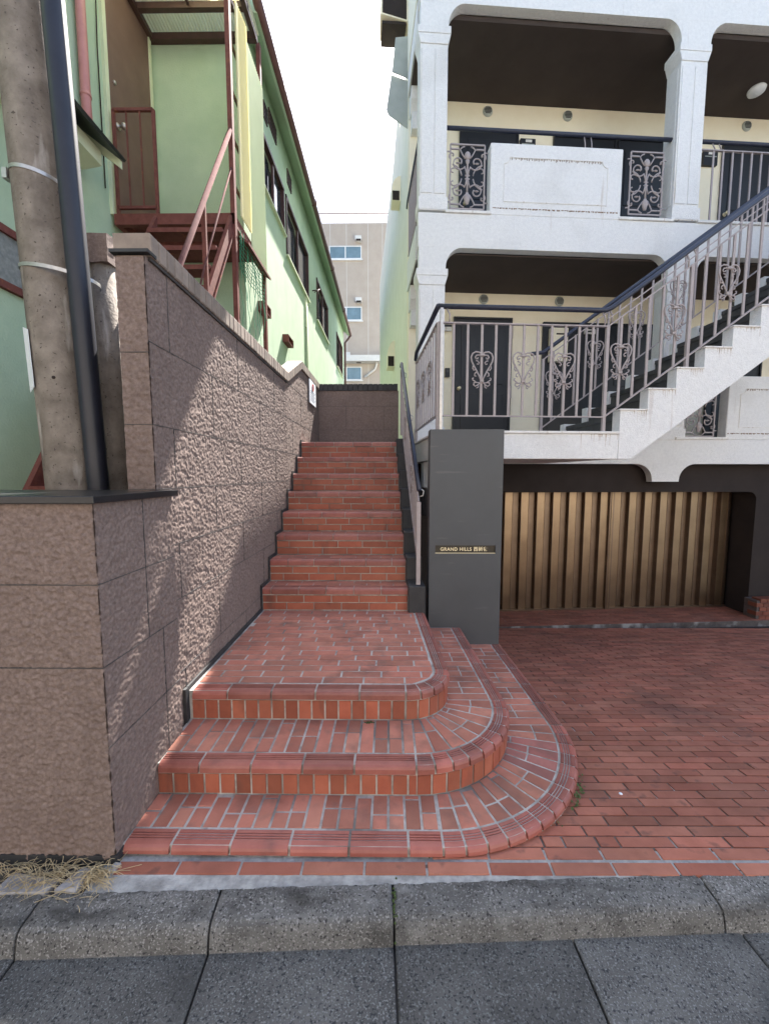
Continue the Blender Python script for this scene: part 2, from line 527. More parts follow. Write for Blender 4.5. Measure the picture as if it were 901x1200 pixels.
# earth at the foot of the pillar, left lot ground, terrace behind
g = MB()
for i in range(24):
    for k in range(6):
        pass
nx, ny = 40, 10
vv = []
for k in range(ny + 1):
    for i in range(nx + 1):
        x = -3.5 + (2.44) * i / nx; y = 1.28 + .24 * k / ny
        vv.append((x, y, -.018 + .014 * noise.noise((x * 12, y * 12, 1)) + .010 * noise.noise((x * 40, y * 40, 1))))
g.add(vv, [(k * (nx + 1) + i, k * (nx + 1) + i + 1, (k + 1) * (nx + 1) + i + 1, (k + 1) * (nx + 1) + i) for k in range(ny) for i in range(nx)])
g.box(-3.5, 1.30, -.3, -1.06, 1.5, -.05)
struct(g.build('verge', 'soil'))
g = MB(); g.box(-8, 1.5, -.5, -1.2, 40, -.02)
struct(g.build('yard_ground', 'soil'))
g = MB(); g.box(-1.9, 6.55, -.5, .2, 24, 1.7); g.box(-6, 20, -.5, 8, 40, 1.69)
struct(g.build('back_lane', 'asphalt'))

# ------------------------------------------------------------------ stucco panels with real relief
def stucco_h(p):
    k = noise.noise(p * 64) + .55 * noise.noise(p * 128 + Vector((7, 3, 1))) + .45 * noise.noise(p * 28 + Vector((3, 9, 4)))
    return (min(.55, max(-.9, k)) + .6) * .0030
def stucco(mb, o, eu, ev, en, w, h, res, ujoints=(), vjoints=(), topf=None, amp=1.0):
    """relief sheet; ujoints: list of (u, v0, v1) upright joints, vjoints: heights of the course joints"""
    o, eu, ev, en = Vector(o), Vector(eu), Vector(ev), Vector(en)
    nu, nv = max(2, int(w / res)), max(2, int(h / res))
    us = [w * i / nu for i in range(nu + 1)]
    vsn = [h * k / nv for k in range(nv + 1)]
    vv = []
    for k, v in enumerate(vsn):
        for i, u in enumerate(us):
            vr = v
            if topf: vr = v * topf(u) / h
            p = o + eu * u + ev * vr
            d = 1.0
            for vj in vjoints:
                d = min(d, abs(vr - vj) / .007)
            for (uj, a, b) in ujoints:
                if a - .01 <= vr <= b + .01: d = min(d, abs(u - uj) / .007)
            d = min(1, .55 + .45 * d)
            hh = stucco_h(p) * amp
            vv.append(p + en * (hh * (d if d > 0 else 0)))
    fs = [(k * (nu + 1) + i, k * (nu + 1) + i + 1, (k + 1) * (nu + 1) + i + 1, (k + 1) * (nu + 1) + i) for k in range(nv) for i in range(nu)]
    mb.add(vv, fs, 0, smooth=True)
    jw = .0018
    def strip(u0, v0, u1, v1):
        a = [o + eu * u + ev * v + en * .0030 * max(1, amp * .95) for u, v in ((u0, v0), (u1, v0), (u1, v1), (u0, v1))]
        b = [o + eu * u + ev * v - en * .004 for u, v in ((u0, v0), (u1, v0), (u1, v1), (u0, v1))]
        mb.add(a + b, [(0, 1, 2, 3), (0, 4, 5, 1), (1, 5, 6, 2), (2, 6, 7, 3), (3, 7, 4, 0)], 1)
    for vj in vjoints:
        if topf is None or vj < min(topf(0), topf(w)): strip(0, vj - jw, w, vj + jw)
    for (uj, a, b) in ujoints: strip(uj - jw, a, uj + jw, b)

# pillar
pil = thing('gate_pillar', 'low brown stucco pillar with a black cap slab beside the kerb', 'pillar', (-1.7, 1.72, 0))
g = MB()
g.box(-2.5, 1.446, -.05, -1.059, 1.97, 1.395, 2)
stucco(g, (-2.5, 1.443, 0), (1, 0, 0), (0, 0, 1), (0, -1, 0), 1.445, 1.395, .0038, [], [.786, 1.10], amp=2.2)
stucco(g, (-1.056, 1.443, 0), (0, 1, 0), (0, 0, 1), (1, 0, 0), .527, 1.395, .0042,
       [(.29, .786, 1.395), (.40, .0, .786)], [.471, .786, 1.10], amp=1.25)
g.build('pillar_body', ['stucco', 'joint', 'stucco'], pil)
g = MB(); g.box(-2.52, 1.418, 1.396, -1.035, 2.0, 1.424)
g.build('cap_slab', 'granite', pil, bevel=.003)
g = MB(); g.box(-2.5, 1.436, -.05, -1.052, 1.445, .035); g.box(-1.052, 1.436, -.05, -1.046, 1.97, .035)
g.build('skirting', 'black', pil)

# long boundary wall with its raised rear length
wal = thing('boundary_wall', 'long brown stucco wall with tiled coping beside the brick stairs', 'wall', (-1.15, 4.1, 0))
g = MB()
g.box(-1.215, 1.905, -.3, -1.095, 4.4, 2.47, 2)
g.prism([(4.4, -.3), (6.5, -.3), (6.5, 2.78), (5.15, 2.78), (4.4, 2.47)], YZ, -1.215, -1.095, 0, 2)
uj = []
cz = [0.0, .471, .857, 1.145, 1.43, 1.728, 2.10, 2.47]
for c in range(7):
    for q in range(4):
        d = .19 + .93 * q + (c % 2) * .46 + .05 * math.sin(c * 3.1)
        if d < 2.45: uj.append((d, cz[c], cz[c + 1]))
stucco(g, (-1.088, 1.90, 0), (0, 1, 0), (0, 0, 1), (1, 0, 0), 2.50, 2.472, .0048, uj, cz[1:-1], amp=1.25)
uj = []
cz2 = [1.145, 1.43, 1.728, 2.10, 2.47, 2.70]
for c in range(5):
    for q in range(3):
        d = .25 + .93 * q + (c % 2) * .46
        if d < 2.05 and c < 4: uj.append((d, cz2[c] , cz2[c + 1]))
top2 = lambda u: 2.472 + .31 * min(1, u / .75)
stucco(g, (-1.088, 4.40, 0), (0, 1, 0), (0, 0, 1), (1, 0, 0), 2.06, 2.78, .008, uj, cz2[:-1], topf=top2, amp=1.25)
stucco(g, (-1.215, 1.898, 0), (1, 0, 0), (0, 0, 1), (0, -1, 0), .128, 2.46, .006, [], [1.43, 1.728, 2.05], amp=1.9)
g.build('wall_body', ['stucco', 'joint', 'stucco'], wal)
g = MB()
y = 1.915
while y < 6.42:
    def zt(yy):
        t = max(0, min(1, (yy - 4.42) / .72)); return 2.476 + .31 * t
    z0 = (zt(y) + zt(y + .07)) / 2
    k = random.uniform(.72, 1.15)
    lean = zt(y + .07) - zt(y)
    g.prism([(y + .004, zt(y) - .002), (y + .066, zt(y + .066) - .002), (y + .066, zt(y + .066) + .096), (y + .004, zt(y) + .096)], YZ, -1.235, -1.064 + random.uniform(-.0015, .0015), .005, 0, (k, k, k * .98))
    y += .07
g.box(-1.228, 1.93, 2.46, -1.075, 4.42, 2.565, 1)
g.build('coping', ['coping', 'joint'], wal)
g = MB(); g.box(-1.235, 1.885, 2.476, -1.062, 1.955, 2.49)
g.build('end_cap', 'black', wal)

# back wall at the head of the stairs
bw_ = thing('end_wall', 'short dark brown stucco wall closing the top of the brick stairs', 'wall', (-.47, 6.45, 1.89))
g = MB()
g.box(-1.085, 6.41, 1.6, .141, 6.53, 2.768, 2)
stucco(g, (-1.085, 6.405, 1.88), (1, 0, 0), (0, 0, 1), (0, -1, 0), 1.226, .89, .016,
       [(.15, .66, .89), (.42, .30, .66), (.72, .66, .89), (.66, 0, .30), (1.0, .3, .66)], [.30, .66], amp=2.2)
g.build('wall_body', ['stucco', 'joint', 'stucco'], bw_)
g = MB()
x = -1.085
while x < .13:
    k = random.uniform(.8, 1.2)
    g.prism([(x + .003, 2.77), (x + .072, 2.77), (x + .072, 2.872), (x + .003, 2.872)], XZ, 6.55, 6.385, .003, 0, (k, k, k))
    x += .076
g.box(-1.085, 6.40, 2.77, .125, 6.54, 2.862)
g.build('coping', 'coping_dark', bw_)

# ------------------------------------------------------------------ brick stairs
st = thing('brick_staircase', 'red brick staircase with rounded lower tiers and black stepped kerb', 'stairs', (-.4, 3.4, 0))
XL = -1.072
SKEW = -.055
def path_frames(kind, a, b, C_, Rr, n=4):
    out = []
    for i in range(n + 1):
        s = a + (b - a) * i / n
        if kind == 'front': out.append(((s, C_[1] - Rr), (0, -1)))
        elif kind == 'arc': out.append(((C_[0] + Rr * math.cos(s), C_[1] + Rr * math.sin(s)), (math.cos(s), math.sin(s))))
        else: out.append(((C_[0] + Rr + SKEW * (s - C_[1]), s), (1, 0)))
    return out
def nosing_prof(zt, th, wd=.078, grooves=True):
    pr = [(-wd, zt - th), (-wd, zt - .001), (-wd + .002, zt)]
    if grooves:
        for gx in (-.062, -.050, -.038):
            pr += [(gx, zt), (gx + .0006, zt - .005), (gx + .0046, zt - .005), (gx + .0056, zt)]
    pr += [(-.022, zt - .0005), (-.010, zt - .0035), (-.001, zt - .010), (.004, zt - .019), (.005, zt - th + .003), (.001, zt - th)]
    return pr
def nosing(mb, kind, a, b, C_, Rr, zt, th, t, n=1):
    pr = nosing_prof(zt, th)
    rings = []
    for (p, nn) in path_frames(kind, a, b, C_, Rr, n):
        rings.append([(p[0] + nn[0] * d, p[1] + nn[1] * d, z) for d, z in pr])
    mb.loft(rings, 0, t)
def tier(name, C_, Rr, zb, zt, th, yend, nxt):
    cx, cy = C_
    g = MB()
    side = lambda r_, y: cx + r_ + SKEW * (y - cy)
    pts = []
    rb = Rr - .009
    pts.append((XL, cy - rb))
    for i in range(17):
        a = -math.pi / 2 + math.pi / 2 * i / 16
        pts.append((cx + rb * math.cos(a), cy + rb * math.sin(a)))
    pts += [(side(rb, yend), yend), (XL, yend)]
    g.prism(pts, XY, zb - .35, zt - .004, 0, 3)
    J = .0052
    x = XL + .02
    first = True
    while x < cx - .02:
        ln = .235 if not first else .19
        first = False
        xb = min(x + ln, cx)
        if cx - xb < .07: xb = cx
        nosing(g, 'front', x + J, xb - J, C_, Rr, zt + random.uniform(-.001, .001), th, rt(.75, 1.2))
        x = xb
    na = max(4, int(round(Rr * math.pi / 2 / (.088 if Rr > .4 else .075))))
    for i in range(na):
        a0 = -math.pi / 2 + math.pi / 2 * i / na; a1 = -math.pi / 2 + math.pi / 2 * (i + 1) / na
        nosing(g, 'arc', a0 + J / Rr, a1 - J / Rr, C_, Rr, zt + random.uniform(-.001, .001), th, rt(.75, 1.2), 3)
    y = cy
    while y < yend - .03:
        yb = min(y + .235, yend)
        nosing(g, 'side', y + J, yb - J, C_, Rr, zt, th, rt(.75, 1.2))
        y = yb
    if zt - zb > .1:
        z0, z1 = zb + .003, zt - th - .009
        rr = Rr - .003
        x = XL + .015
        while x < cx - .01:
            xb = min(x + .0715, cx + .004)
            g.prism([(x + .0045, z0), (xb - .0045, z0), (xb - .0045, z1), (x + .0045, z1)],
                    lambda a, b, h: (a, cy - h, b), rr - .02, rr - .001 + random.uniform(-.001, .001), .002, 1, rt(.66, 1.15))
            x = xb
        ns = int(round(rr * math.pi / 2 / .07))
        for i in range(ns):
            da = math.pi / 2 / ns
            a0 = -math.pi / 2 + da * i
            g.prism([(.0045 / rr, z0), (da - .0045 / rr, z0), (da - .0045 / rr, z1), (.0045 / rr, z1)],
                    lambda a, b, h, a0=a0: (cx + h * math.cos(a0 + a), cy + h * math.sin(a0 + a), b), rr - .02, rr - .001, .002, 1, rt(.66, 1.15))
        y = cy
        while y < yend - .03:
            g.prism([(y + .0045, z0), (y + .067, z0), (y + .067, z1), (y + .0045, z1)], lambda a, b, h: (side(h, a), a, b), rr - .02, rr - .001, .002, 1, rt(.66, 1.15))
            y += .0715
    ri = Rr - .078 - .012
    J = .0056
    ztop = lambda: zt - .0012 + random.uniform(-.0012, .001)
    def split(i):
        return ([0, .46, 1.0], [0, .88, 1.0], [0, .40, 1.0], [0, .93, 1.0], [0, .58, 1.0], [0, 1.0])[(i * 5 + i // 3) % 6]
    if nxt:
        (nx_, ny_), nr = nxt
        nr -= .004
        def in_front(x): return ny_ - nr if x <= nx_ else ny_ - math.sqrt(max(0, nr * nr - (x - nx_) ** 2))
        def in_ray(a):
            d = (math.cos(a), math.sin(a))
            q = (cx - nx_, cy - ny_)
            bq = q[0] * d[0] + q[1] * d[1]
            return -bq + math.sqrt(max(0, bq * bq - (q[0] ** 2 + q[1] ** 2 - nr * nr)))
        i = 0
        x = XL + .012
        while x < cx - .012:
            xb = min(x + .0705, cx)
            ya0, yb0 = cy - ri, in_front((x + xb) / 2)
            dep = yb0 - ya0
            f = split(i)
            for c0, c1 in zip(f[:-1], f[1:]):
                ya = ya0 + dep * c0 + (J * .8 if c0 else 0); yb = ya0 + dep * c1 - (J * .8 if c1 < 1 else 0)
                if yb - ya > .012:
                    g.prism([(x + J, ya), (xb - J, ya), (xb - J, yb), (x + J, yb)], XY, zt - .02, ztop(), .0015, 2, rt(.72, 1.2))
            x = xb; i += 1
        na = max(6, int(round((ri * .62 + nr * .38) * math.pi / 2 / .072)))
        for i in range(na):
            a0 = -math.pi / 2 + math.pi / 2 * i / na; a1 = -math.pi / 2 + math.pi / 2 * (i + 1) / na
            f = split(i + 2)
            r0 = in_ray((a0 + a1) / 2)
            dep = ri - r0
            purple = .55 < i / na < .8 and Rr > .6
            for c0, c1 in zip(f[:-1], f[1:]):
                ra, rb2 = r0 + dep * (1 - c1) + (J * .8 if c1 < 1 else 0), r0 + dep * (1 - c0) - (J * .8 if c0 else 0)
                if rb2 - ra < .012: continue
                q = []
                for (r_, an) in ((ra, a0 + J / ra), (rb2, a0 + J / rb2), (rb2, a1 - J / rb2), (ra, a1 - J / ra)):
                    q.append((cx + r_ * math.cos(an), cy + r_ * math.sin(an)))
                tt = rt(.72, 1.2)
                if purple: tt = (tt[0] * .78, tt[1] * .76, tt[2] * .92)
                g.prism(q, XY, zt - .02, ztop(), .0015, 2, tt)
        y = cy; i = 0
        while y < yend - .02:
            yb = min(y + .0705, yend)
            f = split(i + 1)
            xa0, xb0 = nx_ + nr + SKEW * ((y + yb) / 2 - ny_), side(ri, (y + yb) / 2)
            dep = xb0 - xa0
            for c0, c1 in zip(f[:-1], f[1:]):
                xa, xb = xa0 + dep * (1 - c1) + (J * .8 if c1 < 1 else 0), xa0 + dep * (1 - c0) - (J * .8 if c0 else 0)
                if xb - xa > .012:
                    g.prism([(xa, y + J), (xb, y + J), (xb, yb - J), (xa, yb - J)], XY, zt - .02, ztop(), .0015, 2, rt(.72, 1.15))
            y = yb; i += 1
    else:
        y = cy - ri; row = 0
        while y < 3.372:
            yb = min(y + .0705, 3.376)
            def lim(yy): return cx + math.sqrt(max(0, ri * ri - (cy - yy) ** 2)) - .004 if yy < cy else side(ri, yy) - .004
            l0, l1 = lim(y + J), lim(yb - J)
            x = XL + .01 - ((row % 2) * .115 + row * .017) % .23
            while x < l1:
                xa = max(x, XL + .01) + J
                xb_0, xb_1 = min(x + .23 - J, l0), min(x + .23 - J, l1)
                if xb_0 - xa > .004 and xb_1 - xa > .015:
                    g.prism([(xa, y + J * .8), (xb_0, y + J * .8), (xb_1, yb - J * .8), (xa, yb - J * .8)], XY, zt - .02, ztop(), .0015, 2, rt(.84, 1.14))
                x += .23
            y = yb; row += 1
    return g.build('tier', ['nosing', 'riser', 'tread', 'mortar'], st)
Z1, Z2, Z3 = .042, .19, .35
T1, T2, T3 = ((.215, 2.28), .805), ((.125, 2.285), .55), ((.09, 2.335), .26)
tier('tier', *T1, 0, Z1, .036, 3.62, T2)
tier('tier', *T2, Z1, Z2, .044, 3.42, T3)
tier('tier', *T3, Z2, Z3, .047, 3.42, None)

D0, RUN, RIS = 3.378, .238, .193
def xright(y): return .16 - .044 * (y - D0)
XLs = -1.078
for k in range(8):
    y0, z0 = D0 + RUN * k, Z3 + RIS * k
    z1 = z0 + RIS
    yend = y0 + RUN + .03 if k < 7 else 6.42
    xr = xright(y0)
    g = MB()
    g.box(XLs, y0 + .006, z0 - (.3 if k else .1), xr, yend, z1 - .004, 3)
    # two stretcher rows
    for r_, (a, b) in enumerate(((z0 + .006, z0 + .062), (z0 + .071, z0 + .127))):
        x = XLs + .006 - (.115 if (r_ + k) % 2 else .03)
        while x < xr:
            xa, xb = max(x, XLs + .006) + .004, min(x + .233, xr - .002) - .004
            if xb - xa > .015:
                g.prism([(xa, a), (xb, a), (xb, b), (xa, b)], lambda p, q, h: (p, y0 - h, q), -.02, .002 + random.uniform(-.0008, .0008), .002, 1, rt(.78, 1.12))
            x += .233
    # rounded nosing row
    x = XLs + .006 - (.07 if k % 2 else .16)
    pr = nosing_prof(z1, .055, .085)
    while x < xr:
        xa, xb = max(x, XLs + .006) + .004, min(x + .233, xr) - .003
        if xb - xa > .015:
            g.loft([[(xx, y0 + .004 - d - .006, z) for d, z in pr] for xx in (xa, xb)], 0, rt(.8, 1.15))
        x += .233
    # tread rows
    rows = 2 if k < 7 else 14
    for r_ in range(rows):
        ya = y0 + .092 + .0705 * r_
        x = XLs - .05 - (.115 if (r_ + k) % 2 else 0)
        xr2 = min(xr, xright(ya + .07)) if k < 7 else xright(D0 + 8 * RUN)
        while x < xr2:
            xa, xb = max(x, XLs + .006) + .004, min(x + .233, xr2) - .003
            if xb - xa > .015:
                g.prism([(xa, ya + .004), (xb, ya + .004), (xb, ya + .066), (xa, ya + .066)], XY, z1 - .02, z1 - .0012, .0015, 2, rt(.8, 1.12))
            x += .233
    g.build('step', ['nosing', 'riser', 'tread', 'mortar'], st)
g = MB()
for k in range(8):
    y0, z0 = D0 + RUN * k, Z3 + RIS * k
    xa, xb = xright(y0), xright(y0 + RUN)
    g.prism([(xa + .002, y0 - .05), (xa + .142, y0 - .05), (xb + .142, y0 + RUN - .052), (xb + .002, y0 + RUN - .052)], XY, z0 - .45, z0 + .222 + .001 * k, 0)
g.build('stepped_kerb', 'black', st, bevel=.006)
g = MB()
for k in range(8):
    y0, z0 = D0 + RUN * k, Z3 + RIS * k
    g.box(-1.081, y0 - .02, z0, XLs + .006, y0, z0 + RIS + .025)
    g.box(-1.081, y0 + .001, z0 + RIS - .05, XLs + .006, y0 + RUN - .021, z0 + RIS + .0245)
g.box(-1.081, 2.075, Z2, XLs + .009, D0 - .021, Z3 + .022)
g.box(-1.084, 2.045, Z2 - .01, -1.068, 2.073, Z3 + .02)
g.build('wall_skirting', 'black', st)

# ------------------------------------------------------------------ name slab
mon = thing('name_slab', 'tall slate grey slab with a brass lettered slot beside the driveway', 'sign', (.64, 3.5, 0))
g = MB()
x0, x1, y0, y1, z0, z1 = .338, .944, 3.42, 3.60, -.5, 1.868
sx0, sx1, sz0, sz1, sd = .389, .896, .832, .902, .022
V = [(x0, y0, z0), (x1, y0, z0), (x1, y0, z1), (x0, y0, z1), (sx0, y0, sz0), (sx1, y0, sz0), (sx1, y0, sz1), (sx0, y0, sz1),
     (sx0, y0 + sd, sz0), (sx1, y0 + sd, sz0), (sx1, y0 + sd, sz1), (sx0, y0 + sd, sz1), (x0, y1, z0), (x1, y1, z0), (x1, y1, z1), (x0, y1, z1)]
g.add(V, [(0, 1, 5, 4), (1, 2, 6, 5), (2, 3, 7, 6), (3, 0, 4, 7), (4, 5, 9, 8), (5, 6, 10, 9), (6, 7, 11, 10), (7, 4, 8, 11), (8, 9, 10, 11),
          (0, 12, 13, 1), (1, 13, 14, 2), (2, 14, 15, 3), (3, 15, 12, 0), (12, 15, 14, 13)])
g.build('slab_body', 'slate', mon)
g = MB(); g.box(sx0 + .001, y0 + sd - .005, sz0 + .001, sx1 - .001, y0 + sd - .001, sz1 - .001)
g.box(sx0 + .001, y0 + .004, sz0 + .001, sx1 - .001, y0 + sd - .006, sz0 + .005, 1)
npl = g.build('nameplate', ['plate', 'letter'], mon)
def text_mesh(body, size, depth, bold=.0):
    cu = bpy.data.curves.new('txt', 'FONT')
    cu.body = body; cu.size = size; cu.extrude = depth; cu.align_x = 'LEFT'; cu.offset = bold
    cu.space_character = 1.12
    to = bpy.data.objects.new('txt', cu); COL.objects.link(to)
    bpy.context.view_layer.update()
    me = bpy.data.meshes.new_from_object(to.evaluated_get(bpy.context.evaluated_depsgraph_get()))
    bpy.data.objects.remove(to); bpy.data.curves.remove(cu)
    return me
tm = text_mesh('GRAND HILLS \u897f\u65b0\u5bbf', .040, .0015, .0006)
tm.materials.clear(); tm.materials.append(M['letter'])
xs_ = [v.co.x for v in tm.vertices]; wtx = max(xs_) - min(xs_)
sc = .398 / wtx
Mt = Matrix.Translation((.433, y0 + sd - .0075, .855)) @ Matrix.Rotation(R(90), 4, 'X') @ Matrix.Diagonal((sc, max(sc, 1.0), 1, 1))
tm.transform(Matrix.Diagonal((sc, max(sc, 1.0) * 1.0, 1, 1)))
lt = inst('lettering', tm, npl, Matrix.Translation((.433, y0 + sd - .0075, .854)) @ Matrix.Rotation(R(90), 4, 'X'))

# ------------------------------------------------------------------ apartment building
ap = thing('apartment_building', 'white rendered apartment block with arched balconies and dark doors over a garage', 'building', tuple(O), A)
def arch_band(g, z_bot, z_top, cols, v0, v1, rx=.21, rz=.25, m=0):
    """band with rounded shoulders dropping on each side of the columns; cols = list of (u0, u1)"""
    ua, ub = -.03, 11.6
    g.box(ua, v0, z_bot, ub, v1, z_top, m)
    for (c0, c1) in cols:
        pts = [(c0, z_bot + .001), (c0, z_bot - rz - .02), (c1, z_bot - rz - .02), (c1, z_bot + .001)]
        g.box(c0, v0, z_bot - rz - .02, c1, v1, z_bot - .0005, m)
        for sgn, cc in ((-1, c0), (1, c1)):
            if cc < .1: continue
            q = [(cc, z_bot - .0005), (cc, z_bot - rz)]
            for i in range(1, 9):
                a = math.pi / 2 * i / 8
                q.append((cc + sgn * rx * (1 - math.cos(a)), z_bot - rz * (1 - math.sin(a)) - .0005))
            g.prism(q, XZ, v0, v1, 0, m)
cols = [(-.02, .335), (3.385, 3.755), (6.80, 7.17), (10.2, 10.57)]
cx_ = [(-.02, .335), (3.37, 3.77), (6.78, 7.19), (10.2, 10.6)]
g = MB(BF)
arch_band(g, 4.44, 4.86, cx_, 0, .12)
g.build('balcony_beam', 'white', ap, bevel=.008)
g = MB(BF)
arch_band(g, 7.31, 7.62, cx_, 0, .12)
g.box(-.03, .0, 7.62, 11.6, .30, 9.0)
g.build('balcony_beam', 'white', ap, bevel=.008)
g = MB(BF)
arch_band(g, 1.645, 1.985, [(3.37 - .05, 3.77 - .05), (6.78, 7.19)], 0, .12, rx=.24, rz=.23)
g.build('balcony_beam', 'white', ap, bevel=.008)
# thin relief line running round the arch soffits
# columns
def column(c0, c1, z0, z1):
    g = MB(BF)
    g.box(c0 + .004, .012, z0 + .15, c1 - .004, .26, z1 - .2)
    g.box(c0 - .012, -.006, z0, c1 + .012, .28, z0 + .15)
    g.box(c0 - .03, -.004, z1 - .085, c1 + .03, .28, z1)
    g.prism([(c0 - .03, z1 - .085), (c0 + .006, z1 - .20), (c1 - .006, z1 - .20), (c1 + .03, z1 - .085)], XZ, .002, .27)
    w = c1 - c0
    for (a, b) in ((.06, .46), (.54, .94)):
        g.box(c0 + w * a, .002, z0 + .2, c0 + w * b, .02, z1 - .26)
    for s_ in (c0 - .002, c1 - .006):
        g.box(s_, .05, z0 + .2, s_ + .008, .21, z1 - .26)
    g.box(c0 - .002, -.002, z0 - .012, c1 + .002, .27, z0, 1)
    return g.build('column', ['white', 'white_trim'], ap, bevel=.006)
for (c0, c1) in cols:
    column(c0, c1, 4.90, 7.045)
    column(c0, c1, 1.985, 4.175)
# side bay of the balconies: beam, corbel, rear pilaster
for zb in (4.44, 7.31):
    g = MB(BF)
    g.box(-.02, .30, zb - .02, .24, 1.30, zb + .42)
    g.prism([(1.30, zb - .02), (1.02, zb - .02), (1.05, zb - .22), (1.16, zb - .36), (1.30, zb - .36)], YZ, .0, .22)
    g.box(.02, 1.10, zb - .60, .16, 1.29, zb - .36)
    g.build('side_beam', 'white', ap, bevel=.006)
# rear wall of the balconies and body
g = MB(BF)
g.box(-.0, 1.25, 1.0, 11.6, 1.45, 4.41); g.box(.0, 1.25, 4.41, 11.6, 1.45, 7.24)
g.build('gallery_wall', 'cream', ap)
g = MB(BF)
g.prism([(1.45, -.9), (10.0, -.9), (10.0, 8.36), (4.3, 8.36), (3.27, 8.66), (2.80, 8.22), (2.76, 8.0), (1.45, 8.0)], YZ, .0, 11.6)  # roof notch and hump shaped to edge the sun band on the stucco wall
g.build('body_wall', 'sidewall', ap)
g = MB(BF)
g.box(.0, 1.251, 8.001, 11.6, 1.86, 10.6)
g.box(-.03, .31, 7.63, 11.6, 1.249, 10.6)
g.build('upper_wall', 'sidewall', ap)
# ceilings and floors of the galleries
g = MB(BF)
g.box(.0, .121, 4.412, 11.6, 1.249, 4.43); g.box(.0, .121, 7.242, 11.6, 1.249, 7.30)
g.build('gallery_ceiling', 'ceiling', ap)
g = MB(BF)
g.box(.0, .121, 4.65, 11.6, 1.249, 4.77); g.box(.0, .121, 1.70, 11.6, 1.249, 1.915)
g.build('gallery_floor', 'step_grey', ap)
# landing slab in front of the first floor
g = MB(BF)
g.box(-.055, -1.62, 1.65, 1.745, .0, 1.895)
g.build('landing_slab', 'white', ap, bevel=.006)
g = MB(BF); g.box(-.07, -1.635, 1.896, 1.747, .299, 1.92)
g.build('slab_lip', 'white_trim', ap, bevel=.004)
g = MB(BF); g.box(-.03, -.62, 1.34, .9, -.42, 1.648); g.box(-.05, -1.2, 1.33, .3, -1.0, 1.648)
g.build('slab_bracket', 'white', ap)
# parapets
def parapet(u0, u1, zs, zt, z_base):
    g = MB(BF)
    g.box(u0, .0, z_base, u1, .15, zt)
    o = g.build('parapet', 'white', ap, bevel=.012)
    g = MB(BF)
    a, b, z0, z1, r_ = u0 + .18, u1 - .20, zs + .13, zt - .17, .075
    def fr(k):
        pts = [(a + r_, z1 - k), (b - r_, z1 - k)]
        for i in range(1, 6):
            t = math.pi / 2 * i / 5
            pts.append((b - k - (r_ ) * (math.cos(t)), z1 - r_ * math.sin(t) - k * .2))
        pts += [(b - k, z0 + k), (a + k, z0 + k)]
        for i in range(6):
            t = math.pi / 2 * (1 - i / 5)
            pts.append((a + k + r_ * math.cos(t), z1 - r_ * math.sin(t) - k * .2))
        return pts
    p = [(u, -.002, z) for u, z in fr(.0)]
    g.tube(p, .0065, 4, closed=True, smooth=False)
    # shadow-free rust drip marks under the top line, and the ledge line
    for i in range(56):
        uu = a + r_ + (b - a - 2 * r_) * (i + random.random() * .6) / 56
        g.box(uu, -.004, z1 - .010 - random.random() * .028, uu + .006, -.0008, z1 - .004, 1)
    for i in range(80):
        uu = u0 + .02 + (u1 - u0 - .06) * (i + random.random()) / 80
        g.box(uu, -.003, zs + .045 - random.random() * .012, uu + .016, -.0009, zs + .052, 1)
    g.build('moulding', ['white_trim', 'rust'], o)
    return o
parapet(.90, 2.665, 4.90, 5.735, 4.861)
parapet(4.375, 6.05, 2.03, 2.87, 1.986)
# sills
for (a, b, z) in ((.32, .92, 4.862), (2.64, 3.40, 4.862), (3.74, 6.82, 4.862), (3.62, 4.40, 1.987), (6.05, 6.85, 1.987)):
    g = MB(BF); g.box(a, -.02, z, b, .20, z + .035)
    g.build('sill', 'white_trim', ap, bevel=.005)

# wrought iron grille: one mesh, several windows
def arcp(cx, cz, r, a0, a1, n=12, r1=None):
    r1 = r if r1 is None else r1
    return [(cx + (r + (r1 - r) * i / n) * math.cos(R(a0 + (a1 - a0) * i / n)), 0, cz + (r + (r1 - r) * i / n) * math.sin(R(a0 + (a1 - a0) * i / n))) for i in range(n + 1)]
gm = MB()
gw, gh = .225, .39
for (p, q) in (((-gw, -gh), (gw, -gh)), ((-gw, gh), (gw, gh)), ((-gw, gh - .055), (-.11, gh - .055)), ((.11, gh - .055), (gw, gh - .055)), ((-gw, -gh + .055), (-.09, -gh + .055)), ((.09, -gh + .055), (gw, -gh + .055)), ((-gw, -gh), (-gw, gh)), ((gw, -gh), (gw, gh))):
    gm.bar((p[0], 0, p[1]), (q[0], 0, q[1]), .016, .016, side=(0, 1, 0))
tr = .0085
for sx in (-1, 1):
    for (zc, up) in ((.155, 1), (-.155, -1)):
        def P(pts): return [(sx * x, y, zc + up * (z)) for x, y, z in pts]
        gm.tube(P(arcp(.115, .02, .095, -150, 215, 26, .03)), [tr] * 20 + [tr * 1.2] * 7, 6)
        gm.lathe([(0, -.012), (.024, -.006), (.032, 0), (.024, .006), (0, .012)], (sx * .125, 0, zc + up * .012), 10, squash=.5)
        gm.tube(P([(.035, 0, -.035), (.018, 0, -.08), (.012, 0, -.12)]), tr, 6)
        gm.tube(P([(.035, 0, .07), (.07, 0, .12), (.10, 0, .175), (.075, 0, .20), (.04, 0, .215)]), tr, 6)
        gm.tube(P(arcp(.225, -.155, .15, 100, 172, 8)), tr, 6)
        gm.tube(P(arcp(.20, .10, .05, -60, 150, 10, .02)), tr * .9, 6)
        gm.tube(P(arcp(.185, -.085, .04, 120, -90, 10, .018)), tr * .9, 6)
        gm.lathe([(0, -.012), (.012, -.006), (.014, 0), (.01, .008), (0, .012)], (sx * .19, 0, zc + up * .10), 8)
